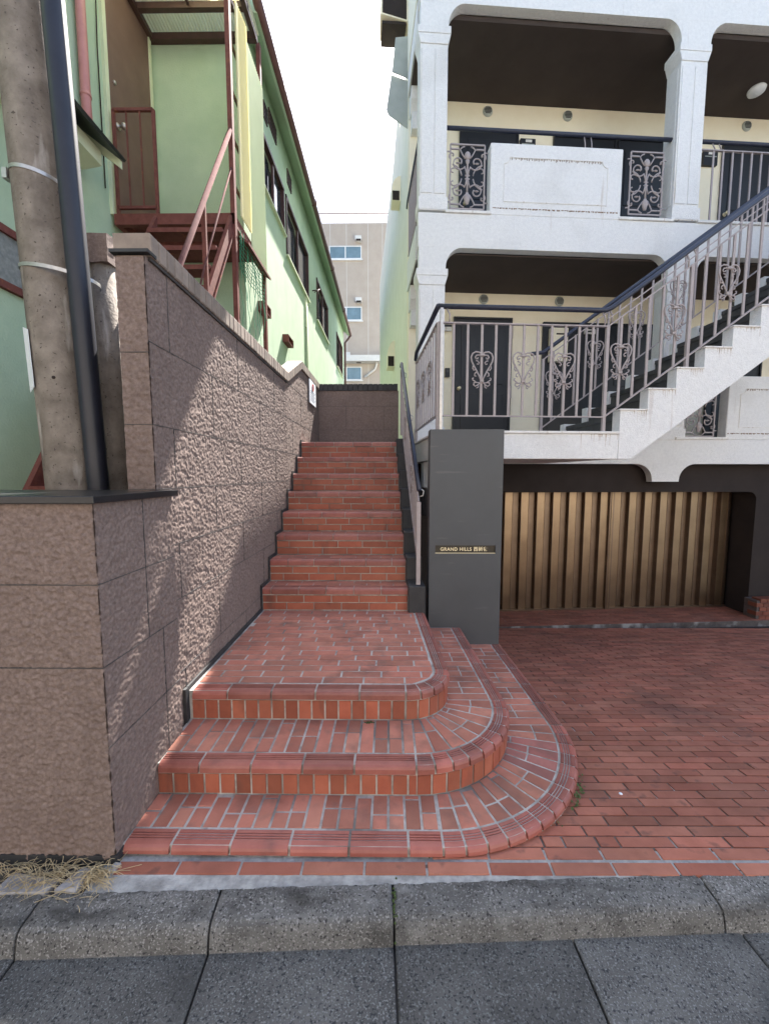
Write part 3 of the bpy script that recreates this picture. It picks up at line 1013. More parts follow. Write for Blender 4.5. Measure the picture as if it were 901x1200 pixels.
gm.lathe([(0, .205), (.022, .215), (.038, .235), (.042, .26), (.034, .285), (.018, .305), (0, .31)], (0, 0, 0), 12, squash=.6)
gm.lathe([(.012, -.21), (.012, -.05), (.02, -.03), (.012, 0), (.012, .16), (.026, .18), (.03, .20), (.012, .21)], (0, 0, 0), 10, squash=.7)
gm.lathe([(0, -.335), (.022, -.33), (.03, -.30), (.044, -.26), (.046, -.225), (.02, -.205), (.02, -.19), (0, -.18)], (0, 0, 0), 12, squash=.6)
for an in range(0, 360, 90):
    gm.lathe([(0, -.012), (.012, -.006), (.014, 0), (.012, .006), (0, .012)], (.028 * math.cos(R(an + 45)), 0, .028 * math.sin(R(an + 45))), 8, squash=.6)
for sx in (-1, 1):
    for z in (-.31, .30):
        gm.bar((sx * gw, 0, z), (sx * (gw + .045), .0, z), .012, .012, side=(0, 1, 0))
grille = gm.mesh('grille', 'rail')
for (u, z) in ((.617, 5.35), (3.04, 5.37), (4.02, 2.43), (6.4, 2.43)):
    inst('grille', grille, ap, BF @ Matrix.Translation((u, .07, z)))

# doors, vents, plates on the gallery walls
vm = MB()
vm.lathe([(.0, .0), (.075, .0), (.078, .012), (.066, .03), (.06, .034)], (0, 0, 0), 20)
for i in range(5):
    z = -.04 + .02 * i
    w_ = math.sqrt(max(0, .058 ** 2 - z * z))
    vm.bar((-w_, z, .036), (w_, z, .036), .012, .004, 1, side=(0, 1, 0))
vent = vm.mesh('round_vent', ['hood', 'step_grey'])
for (u, z) in ((1.22, 4.32), (2.48, 4.32), (5.49, 4.32), (1.22, 7.12), (2.50, 7.12), (5.49, 7.12), (4.4, 7.12)):
    if (u, z) == (4.4, 7.12): continue
    inst('round_vent', vent, ap, BF @ Matrix.Translation((u, 1.249, z)) @ Matrix.Rotation(R(90), 4, 'X'))
def door(u0, u1, z0, z1, knob=None, double=False):
    g = MB(BF)
    g.box(u0, 1.225, z0, u1, 1.2495, z1)
    d = g.build('door', 'door', ap)
    g = MB(BF)
    for (a, b, c, e) in ((u0 - .03, u0, z0, z1 + .03), (u1, u1 + .03, z0, z1 + .03), (u0, u1, z1, z1 + .03)):
        g.box(a, 1.20, c, b, 1.249, e)
    lw = (u1 - u0)
    g.box(u0 + .10, 1.215, z0 + .25, u1 - .10, 1.226, z0 + .9); g.box(u0 + .10, 1.215, z0 + 1.05, u1 - .10, 1.226, z1 - .12)
    g.build('door_frame', 'door', d, bevel=.004)
    if knob:
        g = MB(BF)
        g.lathe([(0, 0), (.03, 0), (.03, .008), (.012, .012), (.012, .035), (.026, .045), (.028, .06), (.015, .072), (0, .074)], (0, 0, 0), 14)
        me = g.mesh('door_knob', 'letter', BF.inverted())
        inst('door_knob', me, d, BF @ Matrix.Translation((knob, 1.225, z0 + .98)) @ Matrix.Rotation(R(90), 4, 'X'))
    return d
d1 = door(.76, 1.665, 1.92, 4.0, .83)
d2 = door(2.24, 3.28, 1.92, 3.95)
door(3.36, 4.40, 1.92, 3.95)
door(5.13, 6.03, 1.92, 4.0, 5.2)
door(.81, 1.685, 4.77, 6.82, .88)
door(2.31, 3.28, 4.77, 6.79)
door(3.36, 4.33, 4.77, 6.79)
door(5.13, 6.03, 4.77, 6.82, 5.2)
for z in (2.75, 3.7):
    g = MB(BF); g.box(1.68, 1.19, z, 1.70, 1.2, z + .2)
    g.build('hinge', 'rail', d1)
# mail slot box seen through the rail, meter plates, intercoms
g = MB(BF); g.box(2.31, 1.14, 3.34, 2.60, 1.224, 3.87); g.box(2.40, 1.134, 3.76, 2.55, 1.14, 3.785, 1)
g.build('mail_box', ['cream', 'dark'], ap, bevel=.006)
g = MB(BF); g.box(2.9, 1.18, 3.80, 3.08, 1.224, 3.87); g.box(2.93, 1.176, 3.82, 3.05, 1.18, 3.85, 1)
g.build('number_plate', ['white_trim', 'step_grey'], ap)
g = MB(BF); g.box(.60, 1.20, 3.08, .675, 1.249, 3.22); g.box(.615, 1.195, 3.15, .66, 1.2, 3.19, 1)
g.build('intercom', ['door', 'step_grey'], ap, bevel=.004)
for (u, z) in ((1.86, 6.66), (4.88, 6.62)):
    g = MB(BF); g.box(u - .12, 1.20, z - .14, u + .12, 1.249, z + .07); g.box(u - .04, 1.194, z + .015, u + .06, 1.2, z + .052, 1); g.box(u - .1, 1.194, z - .02, u + .1, 1.199, z - .008, 2)
    g.build('meter_plate', ['door', 'white_trim', 'hood'], ap)
g = MB(BF); g.box(.545, 1.20, 3.86, .70, 1.249, 3.90); g.box(.56, 1.19, 3.80, .69, 1.2, 3.86, 1)
g.build('number_plate', ['door', 'white_trim'], ap)
# ceiling lamps (round white globes) under the upper ceiling
g = MB(BF); g.lathe([(0, -.09), (.06, -.085), (.105, -.055), (.115, -.02), (.10, 0), (0, 0)], (5.15, .75, 7.241), 20)
g.build('ceiling_lamp', 'paper', ap)

# second-floor rails
g = MB(BF); g.tube([(.30, .10, 5.955), (3.42, .10, 5.955)], .026, 10)
hr = g.build('handrail', 'handrail', ap)
g = MB(BF)
for u in (2.18, 2.27):
    g.tube([(u, .10, 5.93), (u + .01, .09, 5.85), (u, .06, 5.72)], .007, 6)
g.build('rail_bracket', 'rail', hr)
g = MB(BF); g.tube([(3.72, .10, 5.955), (6.84, .10, 5.955)], .026, 10)
g.build('handrail', 'handrail', ap)
bal = MB(); bal.bar((0, 0, 0), (0, 0, 1), .022, .014)
balm = bal.mesh('baluster', 'rail')
def bars(parent, pts, z0, z1, frame=BF, me=None):
    for (u, v) in pts:
        inst('baluster', me or balm, parent, frame @ Matrix.Translation((u, v, z0)) @ Matrix.Diagonal((1, 1, z1 - z0, 1)))
g = MB(BF)
g.bar((3.78, .10, 5.85), (6.8, .10, 5.85), .03, .014, side=(0, 1, 0)); g.bar((3.78, .10, 4.93), (6.8, .10, 4.93), .03, .014, side=(0, 1, 0))
for u in (4.0, 4.09):
    g.tube([(u - .045, .10, 5.95), (u, .09, 5.86)], .008, 6)
rl = g.build('balcony_rail', 'rail', ap)
bars(rl, [(3.99 + .137 * i, .10) for i in range(20)], 4.93, 5.85)
# rails at the open end of each gallery
g = MB(BF)
for zb in (4.86,):
    g.bar((.0, .30, zb + .88), (.0, 1.24, zb + .88), .03, .014, side=(1, 0, 0))
    g.bar((.0, .30, zb + .08), (.0, 1.24, zb + .08), .03, .014, side=(1, 0, 0))
rl = g.build('end_rail', ['rail', 'handrail'], ap)
g = MB(BF); g.tube([(.0, .12, 5.85), (.0, 1.40, 5.85), (.0, 1.47, 5.79)], .024, 8)
g.build('handrail', 'handrail', rl)
bars(rl, [(.0, .34 + .11 * i) for i in range(9)], 4.94, 5.74)

# vent hoods on the alley side
def hood(v0, v1, z0, z1, pr, kind):
    g = MB(BF)
    if kind == 'box':
        g.prism([(0, z1), (-pr * .75, z1 - .05), (-pr, z1 - .30), (-pr, z0), (0, z0 + .04)], XZ, v0, v1)
        g.box(-pr * .92, v0 - .01, z0 - .002, -.03, v0 + .02, z0 + .34, 1)
    elif kind == 'bent':
        g.prism([(0, z1), (-pr, z1 - .08), (-pr, z1 - .10), (0, z1 - .02)], XZ, v0, v1)
        g.prism([(-pr, z1 - .1), (0, z1 - .02), (0, z1 - .75), (-pr - .03, z1 - .55)], XZ, v0, v0 + .012)
        g.prism([(-pr - .03, z1 - .56), (0, z1 - .76), (-.02, z0), (-pr - .05, z0 + .2)], XZ, v0, v0 + .012, 0, 1)
        g.box(-pr - .03, v0 + .012, z0 + .22, -pr - .02, v1, z1 - .1)
    else:
        q = [(0, z1)]
        for i in range(9):
            a = math.pi / 2 * i / 8
            q.append((-pr * math.sin(a), z0 + (z1 - z0) * (.45 + .55 * math.cos(a))))
        q += [(-pr, z0 + .02), (0, z0 + .02)]
        g.prism(q, XZ, v0, v1)
        g.box(-pr * .95, v0 - .004, z0 + .025, -.02, v0 + .01, z0 + (z1 - z0) * .42, 1)
    return g.build('vent_hood', ['hood' if kind == 'bent' else 'cream', 'dark'], ap)
def side_hood(name, prof, v0, v1, m_, inner=None):
    g = MB(BF)
    g.prism(prof, XZ, v0, v1)
    if inner: g.box(-.41, v0 + .02, 8.49, -.03, v1 - .02, 8.53, 1)
    if inner: g.prism(inner, XZ, v0 - .006, v0 + .02, 0, 1)
    return g.build('vent_hood', [m_, 'dark'], ap)
side_hood('vent_hood', [(0, 9.6), (-.22, 9.5), (-.42, 9.05), (-.43, 8.60), (-.02, 8.52), (0, 8.52)], 1.45, 1.85, 'cream', [(-.40, 8.96), (-.405, 8.62), (-.03, 8.54), (-.03, 8.96)])
side_hood('vent_hood', [(0, 8.32), (-.20, 8.29), (-.255, 7.80), (0, 7.72)], 1.46, 1.475, 'hood')
side_hood('vent_hood', [(0, 7.715), (-.262, 7.79), (-.34, 7.28), (-.30, 7.20), (0, 7.02)], 1.50, 1.515, 'hood')
hood(2.6, 2.9, 6.6, 7.05, .16, 'round')
hood(3.7, 4.1, 3.85, 4.42, .16, 'round')

# garage: dark lintel, jambs, side walls, soffit
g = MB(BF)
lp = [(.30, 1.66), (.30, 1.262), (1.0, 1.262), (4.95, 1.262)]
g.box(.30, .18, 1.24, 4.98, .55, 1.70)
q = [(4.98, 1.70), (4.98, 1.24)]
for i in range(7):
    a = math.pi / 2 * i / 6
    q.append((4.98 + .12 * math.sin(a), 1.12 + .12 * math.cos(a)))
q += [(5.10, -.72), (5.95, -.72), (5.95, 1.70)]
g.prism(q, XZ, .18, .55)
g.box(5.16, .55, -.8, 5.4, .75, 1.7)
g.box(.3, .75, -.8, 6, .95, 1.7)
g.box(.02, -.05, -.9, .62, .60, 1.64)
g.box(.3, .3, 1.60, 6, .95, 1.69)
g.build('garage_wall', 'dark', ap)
g = MB(BF); g.box(5.95, .02, -.9, 11.6, .25, 1.64)
g.build('garage_pier', 'dark', ap)
g = MB(BF)
for r_ in range(5):
    for c in range(3):
        a = 5.07 + .11 * c - (.055 if r_ % 2 else 0)
        g.prism([(a + .004, -.64 + .063 * r_), (a + .106, -.64 + .063 * r_), (a + .106, -.584 + .063 * r_), (a + .004, -.584 + .063 * r_)], XZ, .10, -.04, .002, 0, rt(.5, .75))
g.box(5.03, -.03, -.8, 5.36, .17, -.36, 1)
g.build('brick_plinth', ['riser', 'mortar_dark'], ap)
g = MB(BF); g.box(-.05, -.1, -.9, .015, .6, 1.64); g.box(-.02, -1.2, 1.0, .2, -.2, 1.33, 1)  # dark panel stands in for the shade of the void below the slab
g.build('void_panel_and_block', ['dark', 'concrete'], ap)

# ------------------------------------------------------------------ folding garage gate
gt = thing('garage_gate', 'bronze corrugated folding gate closing the garage under the balconies', 'gate', tuple(BF @ Vector((3.2, .6, -.64))), A)
def leaf(u0, u1):
    g = MB(BF)
    zb, zt = -.63, 1.25
    u = u0
    P_ = .252
    segs = []
    while u < u1 - .02:
        segs.append((u, .0, u + .118, .0, 0)); segs.append((u + .118, .0, u + .14, .06, 1))
        segs.append((u + .14, .06, u + .232, .06, 1)); segs.append((u + .232, .06, u + P_, .0, 1))
        u += P_
    for (a, va, b, vb, m_) in segs:
        if a >= u1: continue
        g.add([(a, .56 + va, zb), (b, .56 + vb, zb), (b, .56 + vb, zt), (a, .56 + va, zt)], [(0, 1, 2, 3)], m_)
        if m_ == 0:
            g.box(a - .004, .553, zb, a + .002, .562, zt, 2); g.box(b - .002, .553, zb, b + .004, .562, zt, 2)
    g.box(u0, .545, zb - .01, u1, .60, zb + .02, 2)
    return g.build('gate_leaf', ['bronze', 'bronze_dark', 'bronze_dark'], gt)
leaf(.66, 3.05)
leaf(3.14, 5.12)
g = MB(BF); g.box(3.055, .52, -.63, 3.13, .60, 1.25); g.box(3.08, .512, -.60, 3.105, .52, 1.24, 1)
g.build('lock_stile', ['bronze_dark', 'bronze'], gt, bevel=.004)
g = MB(BF)
g.prism([(2.585, 1.045), (2.62, 1.045), (2.615, 1.01), (2.60, .99), (2.59, 1.0)], XZ, .632, .629)
g.prism([(2.585, .945), (2.595, .945), (2.62, .985), (2.61, .985)], XZ, .632, .629)
g.box(2.585, .629, .895, 2.615, .632, .91)
g.build('sticker', 'paper', gt)

# ------------------------------------------------------------------ outdoor stair up the front of the block
es = thing('outdoor_staircase', 'white sawtooth staircase with scrolled grey railings climbing past the balconies', 'stairs', tuple(BF @ Vector((2.5, -1.1, 1.6))), A)
NS, su, sz = 14, .277, .2035
U0 = 1.747
def flight_side(g, v0, v1):
    pts = [(U0 - .12, 1.652), (U0 + .13, 1.652)]
    pts.append((U0 + .13 + NS * su, 1.652 + NS * sz))
    pts.append((U0 + NS * su, 1.92 + NS * sz))
    pts_top = []
    for k in range(NS - 1, -1, -1):
        pts_top.append((U0 + (k + 1) * su, 1.92 + (k + 1) * sz - .004))
        pts_top.append((U0 + k * su, 1.92 + (k + 1) * sz - .004))
    # strip by strip (convex pieces)
    for k in range(NS):
        a, b = U0 + k * su, U0 + (k + 1) * su
        def zb(u): return 1.652 + max(0, (u - U0 - .13)) * sz / su
        zt = 1.92 + (k + 1) * sz
        if k == 0:
            g.prism([(a, 1.652), (U0 + .13, 1.652), (b, zb(b)), (b, zt), (a, zt)], XZ, v0, v1)
        else:
            g.prism([(a, zb(a)), (b, zb(b)), (b, zt), (a, zt)], XZ, v0, v1)
g = MB(BF)
flight_side(g, -1.622, -1.50)
SG = g
g = MB(BF)
for k in range(-1, NS):
    a, zt = U0 + k * su, 1.92 + (k + 1) * sz
    for q in range(16 if k >= 0 else 0):
        uu = a + su * (.45 + .55 * random.random()); L_ = abs(random.gauss(.0, .035)) + .01
        w_ = random.uniform(.002, .005)
        g.add([(uu, -1.6226, zt), (uu + w_, -1.6226, zt), (uu + w_ * .7, -1.6226, zt - L_), (uu + w_ * .3, -1.6226, zt - L_)], [(0, 1, 2, 3)])
for q in range(14):
    uu = random.gauss(1.52, .10); L_ = abs(random.gauss(0, .06)) + .02
    if uu < 1.74: g.add([(uu, -1.6206, 1.894), (uu + .004, -1.6206, 1.894), (uu + .003, -1.6206, 1.894 - L_), (uu + .001, -1.6206, 1.894 - L_)], [(0, 1, 2, 3)])
SG.v += g.v; o_ = len(SG.v) - len(g.v); SG.f += [[i + o_ for i in f] for f in g.f]; SG.m += [1] * len(g.f); SG.t += g.t; SG.sm += g.sm
SG.build('stringer', ['white', 'rust_soft'], es)
g = MB(BF)
for k in range(NS):
    a, zt = U0 + k * su, 1.92 + (k + 1) * sz
    g.box(a - .012, -1.634, zt + .0005, a + su + .001, -1.495, zt + .016)
g.build('tread_cap', 'white_trim', es, bevel=.003)
g = MB(BF); flight_side(g, -.52, -.42)
g.build('stringer', 'white', es)
for k in range(NS):
    a, zt = U0 + k * su, 1.92 + (k + 1) * sz
    g = MB(BF)
    g.box(a + .02, -1.495, zt - .075, a + su + .045, -.525, zt - .03)
    g.box(a + .03, -1.495, zt - sz - .03, a + .05, -.525, zt - .076, 1)
    g.build('step', ['step_grey', 'step_grey'], es)
# heart scroll ornament
hm = MB()
for sx in (-1, 1):
    def Pm(pts): return [(sx * x, 0, z) for x, z in pts]
    hm.tube(Pm([(.004, .155), (.03, .168), (.062, .172), (.092, .155), (.106, .122), (.10, .082), (.078, .04), (.048, -.01), (.022, -.06), (.008, -.095)]), .0075, 6)
    hm.tube(Pm([(.006, .13), (.03, .142), (.056, .14), (.066, .122), (.058, .106), (.042, .108), (.04, .12)]), .0065, 6)
    hm.tube(Pm([(.06, .09), (.04, .085), (.028, .07), (.036, .055), (.05, .06)]), .006, 6)
    hm.tube(Pm([(.085, .045), (.09, .02), (.078, .0), (.062, .006), (.064, .02)]), .006, 6)
    hm.tube(Pm([(.05, -.015), (.068, -.03), (.07, -.05), (.054, -.056)]), .006, 6)
    hm.tube(Pm([(.006, -.105), (.03, -.13), (.06, -.15), (.078, -.135), (.074, -.115), (.058, -.115)]), .0068, 6)
    hm.tube(Pm([(.02, -.115), (.05, -.115), (.07, -.10), (.088, -.09), (.09, -.075), (.078, -.072)]), .006, 6)
    hm.tube(Pm([(.03, -.14), (.034, -.16), (.05, -.165)]), .006, 6)
hm.bar((-.022, 0, .145), (.022, 0, .145), .024, .02, side=(0, 1, 0))
hm.bar((-.018, 0, -.098), (.018, 0, -.098), .024, .02, side=(0, 1, 0))
heart = hm.mesh('scroll', 'rail')
# front railing: landing part + flight part
g = MB(BF)
v_ = -1.585
g.bar((-.06, v_, 2.925), (1.60, v_, 2.925), .032, .012, side=(0, 1, 0))
g.bar((-.06, v_, 2.062), (1.60, v_, 2.062), .032, .012, side=(0, 1, 0))
SL = .725
UE = 5.2
g.bar((1.60, v_, 2.925), (UE, v_, 2.925 + SL * (UE - 1.6)), .032, .012, side=(0, 1, 0))
g.bar((1.60, v_, 2.995), (UE, v_, 2.995 + SL * (UE - 1.6)), .026, .010, side=(0, 1, 0))
g.bar((1.60, v_, 2.062), (UE, v_, 2.062 + SL * (UE - 1.6)), .032, .012, side=(0, 1, 0))
for u in (-.055, 1.60):
    g.bar((u, v_, 1.92), (u, v_, 2.925), .03, .03)
for u in (2.42, 3.26, 4.1, 4.9):
    zz = SL * (u - 1.6)
    g.bar((u, v_, 2.0 + zz - .06), (u, v_, 2.925 + zz), .03, .03)
for u in (.05, 1.57, 1.64, 2.38, 2.45, 3.22, 3.29, 4.06, 4.13):
    zz = max(0, SL * (u - 1.6))
    g.tube([(u - .03, v_, 3.06 + zz), (u, v_ - .004, 3.0 + zz), (u, v_, 2.93 + zz)], .008, 6)
fr_ = g.build('railing', 'rail', es)
g = MB(BF)
g.tube([(-.06, v_, 3.075), (1.57, v_, 3.075), (1.63, v_, 3.10), (UE, v_, 3.10 + SL * 1.015 * (UE - 1.63))], .024, 10)
g.build('handrail', 'handrail', fr_)
us_l = [.091 + .1365 * i for i in range(11)]
bars(fr_, [(u, v_) for u in us_l], 2.062, 2.925)
u = 1.60 + .137
i = 0
hearts = [(.365, 2.49), (.772, 2.49), (1.172, 2.49)]
while u < UE:
    zz = SL * (u - 1.6)
    if min(abs(u - q) for q in (2.42, 3.26, 4.1, 4.9)) > .05:
        inst('baluster', balm, fr_, BF @ Matrix.Translation((u, v_, 2.062 + zz)) @ Matrix.Diagonal((1, 1, .863, 1)))
    u += .137
for k in range(4):
    u = 1.737 + .526 * k
    hearts.append((u, 2.59 + SL * (u - 1.737) ))
for (u, z) in hearts:
    inst('scroll', heart, fr_, BF @ Matrix.Translation((u, v_ - .012, z)))
# galvanised corner post
g = MB(BF); g.bar((-.03, v_ - .02, 1.92), (-.03, v_ - .02, 3.05), .028, .028)
g.build('corner_post', 'steel', fr_)
# railing on the return to the facade
g = MB(BF)
uu = -.06
g.bar((uu, -1.58, 2.925), (uu, -.16, 2.925), .032, .012, side=(1, 0, 0)); g.bar((uu, -1.58, 2.062), (uu, -.16, 2.062), .032, .012, side=(1, 0, 0))
g.bar((uu, -.17, 1.92), (uu, -.17, 2.925), .03, .03)
g.tube([(uu, -.10, 2.93), (uu, -.06, 2.95), (uu, -.04, 3.02), (uu, -.10, 3.07)], .008, 6)
rr_ = g.build('railing', 'rail', es)
g = MB(BF); g.tube([(uu, -1.585, 3.075), (uu, -.14, 3.07), (uu, -.06, 2.99)], .024, 10)
g.build('handrail', 'handrail', rr_)
bal2 = MB(); bal2.bar((0, 0, 0), (0, 0, 1), .014, .022)
bal2m = bal2.mesh('baluster', 'rail')
bars(rr_, [(uu, -1.47 + .1365 * i) for i in range(10)], 2.062, 2.925, me=bal2m)
for v in (-1.2, -.79, -.38):
    inst('scroll', heart, rr_, BF @ Matrix.Translation((uu - .012, v, 2.49)) @ Matrix.Rotation(R(90), 4, 'Z'))
# railing along the far side of the flight
g = MB(BF)
v2 = -.47
g.bar((1.45, v2, 2.06), (UE, v2, 2.06 + SL * (UE - 1.45)), .032, .012, side=(0, 1, 0))
g.bar((1.45, v2, 2.90), (UE, v2, 2.90 + SL * (UE - 1.45)), .026, .012, side=(0, 1, 0))
g.bar((1.47, v2, 1.92), (1.47, v2, 2.92), .03, .03)
r3 = g.build('railing', 'rail', es)
g = MB(BF); g.tube([(1.32, v2, 2.98), (1.47, v2, 3.0), (UE, v2, 3.0 + SL * (UE - 1.47))], .024, 10)
g.build('handrail', 'handrail', r3)
u = 1.60
while u < UE:
    inst('baluster', balm, r3, BF @ Matrix.Translation((u, v2, 2.06 + SL * (u - 1.45))) @ Matrix.Diagonal((1, 1, .85, 1)))
    u += .137
for k in range(4):
    u = 1.61 + .515 * k
    inst('scroll', heart, r3, BF @ Matrix.Translation((u, v2 - .012, 2.60 + SL * (u - 1.61))))

# ------------------------------------------------------------------ handrail of the brick stairs
hs = thing('stair_handrail', 'mauve grey barred handrail standing on the black kerb of the brick stairs', 'handrail', (.24, 3.42, .57))
g = MB()
p0, p1 = Vector((.245, 3.40, 0)), Vector((.155, 5.35, 0))
def hp(t, z): q = p0.lerp(p1, t); return (q.x, q.y, z)
zt0, zt1 = 1.27, 2.82
g.bar(hp(0, .56), hp(0, zt0), .034, .034); g.bar(hp(1, 2.0), hp(1, zt1), .03, .03)
g.bar(hp(0, zt0), hp(1, zt1), .012, .03); g.bar(hp(0, .72), hp(1, 2.16), .012, .03)
fr2 = g.build('rail_frame', 'rail', hs)
for i in range(1, 15):
    t = i / 15
    q = hp(t, .72 + 1.44 * t)
    inst('baluster', bal2m, hs, Matrix.Translation(q) @ Matrix.Diagonal((1, 1, .53, 1)))
for t in (.3, .68):
    q = hp(t, 1.0 + 1.50 * t)
    inst('scroll', heart, hs, Matrix.Translation(q) @ Matrix.Rotation(R(93), 4, 'Z') @ Matrix.Diagonal((1, 1, .8, 1)))
g = MB()
g.tube([hp(-.01, zt0 + .10), hp(.5, (zt0 + zt1) / 2 + .09), hp(1.0, zt1 + .08), hp(1.04, zt1 + .06)], .019, 10)
g.build('grip', 'handrail', hs)
g = MB()
for t in (.02, .5, .9):
    z = zt0 + (zt1 - zt0) * t
    a = Vector(hp(t, z + .09)); b = Vector(hp(t, z + .01))
    g.tube([a, a + Vector((.045, .0, -.03)), b + Vector((.04, 0, .01)), b], .006, 6)
g.build('rail_bracket', 'steel', hs)

# ------------------------------------------------------------------ utility pole, duct, old post
up_ = thing('utility_pole', 'weathered leaning concrete utility pole with steel bands behind the pillar', 'utility pole', (-1.70, 2.27, 0))
def leanp(x0, y0, dx, z): return Vector((x0 + dx * z, y0, z))
g = MB()
rings = []
for i in range(60):
    z = 9.0 * i / 59
    r_ = .128 - .0022 * z
    c = leanp(-1.703, 2.27, -.0405, z)
    rings.append([(c.x + r_ * math.cos(2 * math.pi * q / 32), c.y + r_ * math.sin(2 * math.pi * q / 32), z) for q in range(32)])
g.loft(rings, smooth=True)
g.build('shaft', 'concrete', up_)
g = MB()
for z in (2.0, 2.45, 3.35, 3.8):
    c = leanp(-1.703, 2.27, -.0405, z); an = R(-68)
    g.tube([(c.x + .112 * math.cos(an), c.y + .112 * math.sin(an), z), (c.x + .124 * math.cos(an), c.y + .124 * math.sin(an), z)], .009, 8)
    break
g.build('step_hole', 'dark', up_)
def ring(z, r_, tilt, name='steel_band', squash=None, cx=0):
    g = MB()
    c = leanp(-1.703, 2.27, -.0405, z)
    pts = []
    for q in range(36):
        a = 2 * math.pi * q / 36
        pts.append((c.x + cx + (squash or r_) * math.cos(a), c.y + r_ * math.sin(a), z + tilt * math.cos(a)))
    k = len(pts)
    vs, fs = [], []
    for (x, y, z_) in pts:
        ux, uy = (x - c.x - cx) / (squash or r_), (y - c.y) / r_
        vs += [(x, y, z_ - .009), (x + ux * .003, y + uy * .003, z_ - .009), (x + ux * .003, y + uy * .003, z_ + .009), (x, y, z_ + .009)]
    for i in range(k):
        j = (i + 1) % k
        for q in range(4):
            q2 = (q + 1) % 4
            fs.append((i * 4 + q, i * 4 + q2, j * 4 + q2, j * 4 + q))
    g.add(vs, fs)
    return g
g = ring(3.02, .1225, -.02); g.box(-1.965, 2.20, 3.00, -1.94, 2.24, 3.05)
g.build('steel_band', 'steel', up_)
g = ring(2.545, .135, -.03, squash=.19, cx=.055); g.build('steel_band', 'steel', up_)
dp = thing('cable_duct', 'blue-black plastic duct strapped to the right side of the concrete utility pole', 'duct', (-1.53, 2.2, 0))
g = MB()
g.tube([(-1.528 - .0305 * z, 2.2, z) for z in (0, 1, 2, 3, 4, 5.5, 7)], .051, 20)
g.build('duct_body', 'duct', dp)
po = thing('concrete_post', 'old grey concrete post with a rough stone cap beside the black duct', 'post', (-1.6, 2.42, 0))
g = MB()
g.tube([(-1.605 - .004 * z, 2.42, z) for z in (0, 1, 2, 2.66)], .068, 20)
g.build('post_body', 'concrete', po)
g = MB()
nn = 10
rings = []
for i in range(nn + 1):
    y = 2.34 + .5 * i / nn
    rg = []
    for q in range(16):
        a = 2 * math.pi * q / 16
        px = max(-.085, min(.085, .12 * math.cos(a))); pz = max(-.075, min(.075, .105 * math.sin(a)))
        k = 1 + .10 * noise.noise((px * 30, y * 30, pz * 30))
        rg.append((-1.625 + px * k, y + .006 * noise.noise((px * 60, 1, pz * 60)), 2.735 + pz * k))
    rings.append(rg)
g.loft(rings)
g.build('post_cap', 'stucco', po)
g = MB(); g.box(-1.50, 2.45, 0, -1.30, 2.62, 2.45)  # plain near-black box filling the gap
tag(g.build('block_pier', 'dark', at=(-1.4, 2.5, 0)), 'dark pier in the gap between old post and wall', 'pier')
g = MB()
g.add([(-1.895, 2.19, 1.93), (-1.835, 2.145, 1.95), (-1.85, 2.15, 2.24), (-1.90, 2.18, 2.26), (-1.93, 2.24, 2.16), (-1.925, 2.24, 2.02)], [(0, 1, 2, 3), (0, 3, 4, 5)])
pp = g.build('torn_poster', 'paper', at=(-1.88, 2.2, 2.1))
sm_ = pp.modifiers.new('thick', 'SOLIDIFY'); sm_.thickness = .002
tag(pp, 'torn white paper notice stuck to the left side of the utility pole', 'poster')

# ------------------------------------------------------------------ green house on the left
gh_ = thing('green_house', 'light green rendered two storey house with brown gutter and sliding windows', 'house', (-2.5, 6, 0))
g = MB()
g.box(-3.3, .6, -.1, -3.1, 5.8, 8.2)
g.build('side_wall', 'green', gh_)
g = MB(); g.box(-3.1, 5.8, -.1, -1.95, 5.98, 7.62)
g.build('porch_wall', 'green', gh_)
# long wing wall with window openings (strips around the openings)
wins = [(6.70, 8.0, 5.92, 6.72), (8.14, 10.25, 5.64, 6.72), (11.4, 13.42, 5.64, 6.72), (15.55, 17.4, 5.5, 6.72)]
g = MB()
yy = 5.98
for (a, b, z0, z1) in wins:
    g.box(-2.15, yy, -.1, -1.95, a, 7.7); g.box(-2.15, a, -.1, -1.95, b, z0); g.box(-2.15, a, z1, -1.95, b, 7.7)
    yy = b
g.box(-2.15, yy, -.1, -1.95, 18, 7.7)
g.box(-6, 17.8, -.1, -2.15, 18, 7.7)
g.build('wing_wall', 'green', gh_)
for (a, b, z0, z1) in wins:
    g = MB()
    fw_ = .05
    g.box(-2.0, a, z0, -1.925, a + fw_, z1); g.box(-2.0, b - fw_, z0, -1.925, b, z1); g.box(-2.0, a, z1 - fw_, -1.925, b, z1); g.box(-2.0, a, z0, -1.915, b, z0 + .04)
    m_ = (a + b) / 2
    g.box(-1.985, m_ - .03, z0, -1.945, m_ + .03, z1)
    w_ = g.build('window', 'brown_dark', gh_)
    g = MB(); g.box(-2.03, a + fw_, z0 + .04, -2.02, m_ - .03, z1 - fw_)
    g.build('pane', 'glass', w_)
    g = MB(); g.box(-2.0, m_ + .03, z0 + .04, -1.99, b - fw_, z1 - fw_)
    g.build('pane', 'glass', w_)
    g = MB(); g.box(-2.06, a + fw_, z0 + .04, -2.05, b - fw_, z1 - fw_)
    g.build('blind', 'curtain', w_)
    g = MB(); g.box(-1.95, a - .03, z0 - .03, -1.90, b + .03, z0 - .001)
    g.build('sill', 'green_trim', w_)
